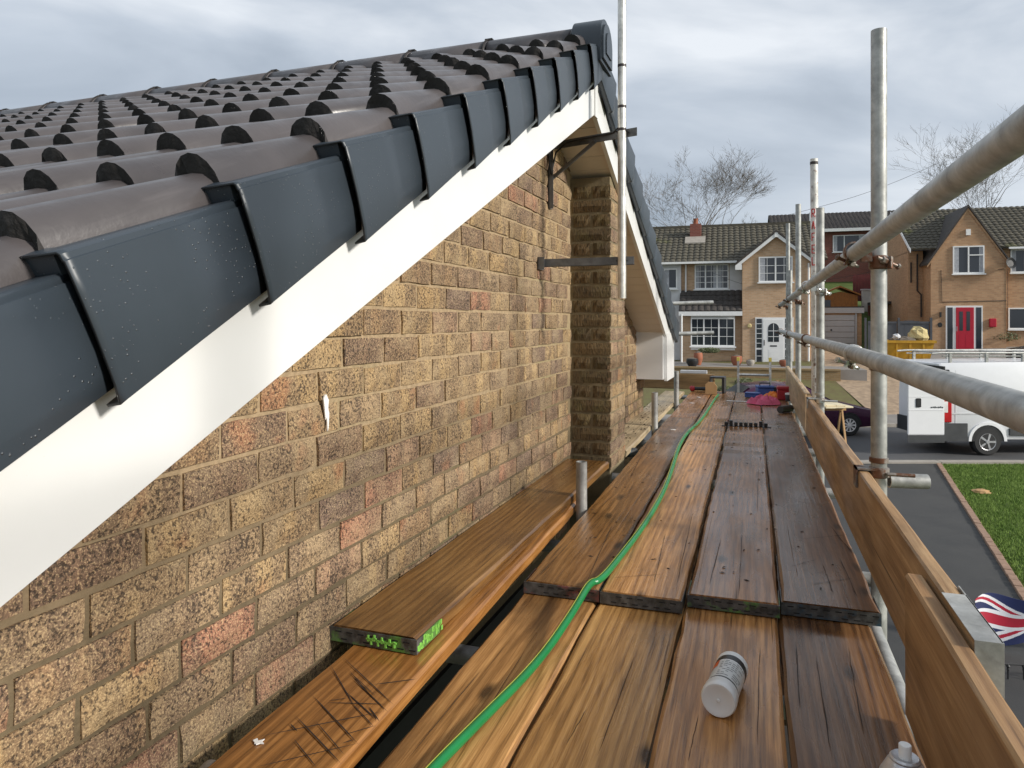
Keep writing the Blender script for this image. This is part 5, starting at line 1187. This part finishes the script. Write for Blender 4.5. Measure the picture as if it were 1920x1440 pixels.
def car(name,loc,rz,paint,label,flip=1):
    o=empty(name,loc,rz,label,'car')
    def rg(hw,zl,zs,zr,ct): return [(-hw*.9,zl),(hw*.9,zl),(hw,zl+.15),(hw,zs-.12),(hw*.95,zs),(hw*ct,zr-.05),(hw*ct*.85,zr),(-hw*ct*.85,zr),(-hw*ct,zr-.05),(-hw*.95,zs),(-hw,zs-.12),(-hw,zl+.15)]
    P_=[(0,.70,.34,.62,.66,.95),(.08,.80,.26,.72,.76,.95),(.9,.87,.20,.88,.94,.95),(1.25,.88,.19,.92,1.02,.93),(1.95,.88,.18,.95,1.42,.74),(2.7,.88,.18,.97,1.47,.74),(3.5,.87,.20,.98,1.40,.74),(3.95,.86,.24,.98,1.12,.85),(4.10,.82,.30,.92,.97,.92),(4.15,.74,.36,.80,.84,.93)]
    sections(o,'body',[(x*flip,rg(*p)) for x,*p in P_] if flip>0 else [(-x,rg(*p)) for x,*p in P_][::-1],M[paint])
    for sd in(-1,1):
        gl=MB(); e=.006*sd
        for a,b in(((1.75,1.0,1.30),(2.35,1.01,1.40)),((2.45,1.02,1.41),(3.15,1.02,1.38)),((3.22,1.03,1.37),(3.55,1.03,1.26))):
            def yy(z): return sd*(.84-(z-.97)*.44)+e*2
            v=[(a[0],yy(a[1]),a[1]),(b[0],yy(b[1]),b[1]),(b[0]-.05,yy(b[2]),b[2]),(a[0]+(.25 if a[0]<1.8 else 0),yy(a[2]),a[2])]; v=[(x*flip,y,z) for x,y,z in v]; gl.add(v,[(0,1,2,3)])
        gl.build('side_window',M['glass'],o)
        for x in(.80,3.30): 
            wheel(o,x*flip,sd*.80,.315,.19,'lamp_white',9,sd)
            MB().prism([((x+.36*math.cos(math.pi*k/12))*flip,.32+.36*math.sin(math.pi*k/12)) for k in range(13)],'y',min(sd*.80,sd*.885),max(sd*.80,sd*.885)).build('arch_liner',M['iron'],o)
        MB().bbox(min(2.3*flip,2.48*flip),max(2.3*flip,2.48*flip),min(sd*.865,sd*.90),max(sd*.865,sd*.90),.80,.84,.008).build('door_handle',M['hub'],o)
    MB().add([(x*flip,y,z) for x,y,z in((1.28,-.74,1.035),(1.28,.74,1.035),(1.90,.60,1.40),(1.90,-.60,1.40))],[(0,1,2,3)]).build('windscreen',M['glass'],o)
    MB().add([(x*flip,y,z) for x,y,z in((3.98,-.66,1.10),(3.98,.66,1.10),(3.56,.58,1.39),(3.56,-.58,1.39))],[(3,2,1,0)]).build('rear_window',M['glass'],o)
    for sd in(-1,1): MB().bbox(min(.02*flip,.16*flip),max(.02*flip,.16*flip),sd*.60-.13,sd*.60+.13,.60,.70,.02).build('headlamp',M['lamp_white'],o)
    return o
pc=C2(10.5,21.3,GZ+.012)
pcar=car('parked_car',pc,A,'purple','dark purple hatchback parked at the far kerb behind the stacked timber',-1)
tm=empty('timber_stack',C2(7.75,18.8,GZ+1.16),A,'pale fresh timber boards stacked on trestles in the road beside the van','timber')
for k in range(6): MB().bbox(-.72+.245*k,-.72+.245*k+.235,-1.25+.05*(k%3),1.2-.04*k,0,.04,.005).build('plank',M['ply'],tm)
for k in range(5): MB().bbox(-.70+.25*k,-.70+.25*k+.24,-1.18,1.1,.043,.085,.005).build('plank',M['ply'],tm)
for k,dy in enumerate((-.8,.8)):
    q=empty('trestle',C2(7.75,18.8+dy,GZ+.012),A,('timber trestle under the kerb end of the pale boards','timber trestle under the far end of the pale boards')[k],'trestle')
    MB().box(-.7,.7,-.05,.05,1.05,1.145).build('beam',M['cardboard'],q)
    for sx in(-.6,.6):
        for sy in(-.3,.3): MB().tube([(sx,sy*.1,1.06),(sx,sy,0)],.03,4).build('leg',M['cardboard'],q)
car('parked_car',C2(20.6,29.2,gz(22,29.2)+.05),A-R(14),'carblack','black car parked on the drive of the gabled house behind the van',1)
# ---- flag and railing by the drive
fp=atd(1838,1160,7.2)
fo=empty('union_flag',(fp.x,fp.y,fp.z),A,'red, white and blue flag cloth drooping over the railings by the lawn','flag')
def fcol(u,v):
    U,V=abs(u-.5)*2,abs(v-.5)*2
    if abs(u-.5)<.05 or abs(v-.5)<.1: return 1
    if abs(u-.5)<.085 or abs(v-.5)<.17: return 2
    dg=min(abs((u)-(v)),abs(u-(1-v)))
    if dg<.035: return 1
    if dg<.10: return 2
    return 0
mb=MB(); nu,nv=200,110; Wf,Hf=1.15,.75
def fpos(u,v):
    x=u*Wf; z=.16-v*Hf*.55+.10*u; y=.05*math.sin(u*9+v*2)+.10*math.sin(u*4+1)-v*.10
    return (x,y,z+.03*math.sin(u*11+v*3))
vs=[fpos(i/nu,j/nv) for j in range(nv+1) for i in range(nu+1)]
mb.add(vs,[(j*(nu+1)+i,j*(nu+1)+i+1,(j+1)*(nu+1)+i+1,(j+1)*(nu+1)+i) for j in range(nv) for i in range(nu)])
mb.m=[fcol((i+.5)/nu,(j+.5)/nv) for j in range(nv) for i in range(nu)]
fl=mb.build('cloth',[M['flagb'],M['flagr'],M['flagw']],fo,True); md=fl.modifiers.new('s','SOLIDIFY'); md.thickness=.004
rp=atd(1890,1243,6.6); ro=empty('iron_railing',(rp.x,rp.y,GZ),A-R(4),'black iron railing with spear finials beside the tarmac drive','railing')
hz=rp.z-GZ
for k in range(9):
    x=k*.14; MB().tube([(x,0,0),(x,0,hz-.07)],.007,6).build('bar',M['iron'],ro); MB().lathe([(.004,hz-.08),(.013,hz-.06),(.009,hz-.045),(.018,hz-.03),(.002,hz)],8,0,Matrix.Translation((x,0,0))).build('finial',M['iron'],ro)
for z in(hz-.18,.15): MB().tube([(-.25,0,z),(1.3,0,z)],.009,6).build('rail',M['iron'],ro)
for x_ in(-.25,1.3): MB().tube([(x_,0,0),(x_,0,hz-.1)],.02,8).build('post',M['iron'],ro)
# leaf litter clump on the lawn
tag(lump(None,'leaf_clump',onz(1840,922,GZ+.03),(.16,.12,.05),'cardboard',4),'small brown clump of dead leaves lying on the lawn','leaves')
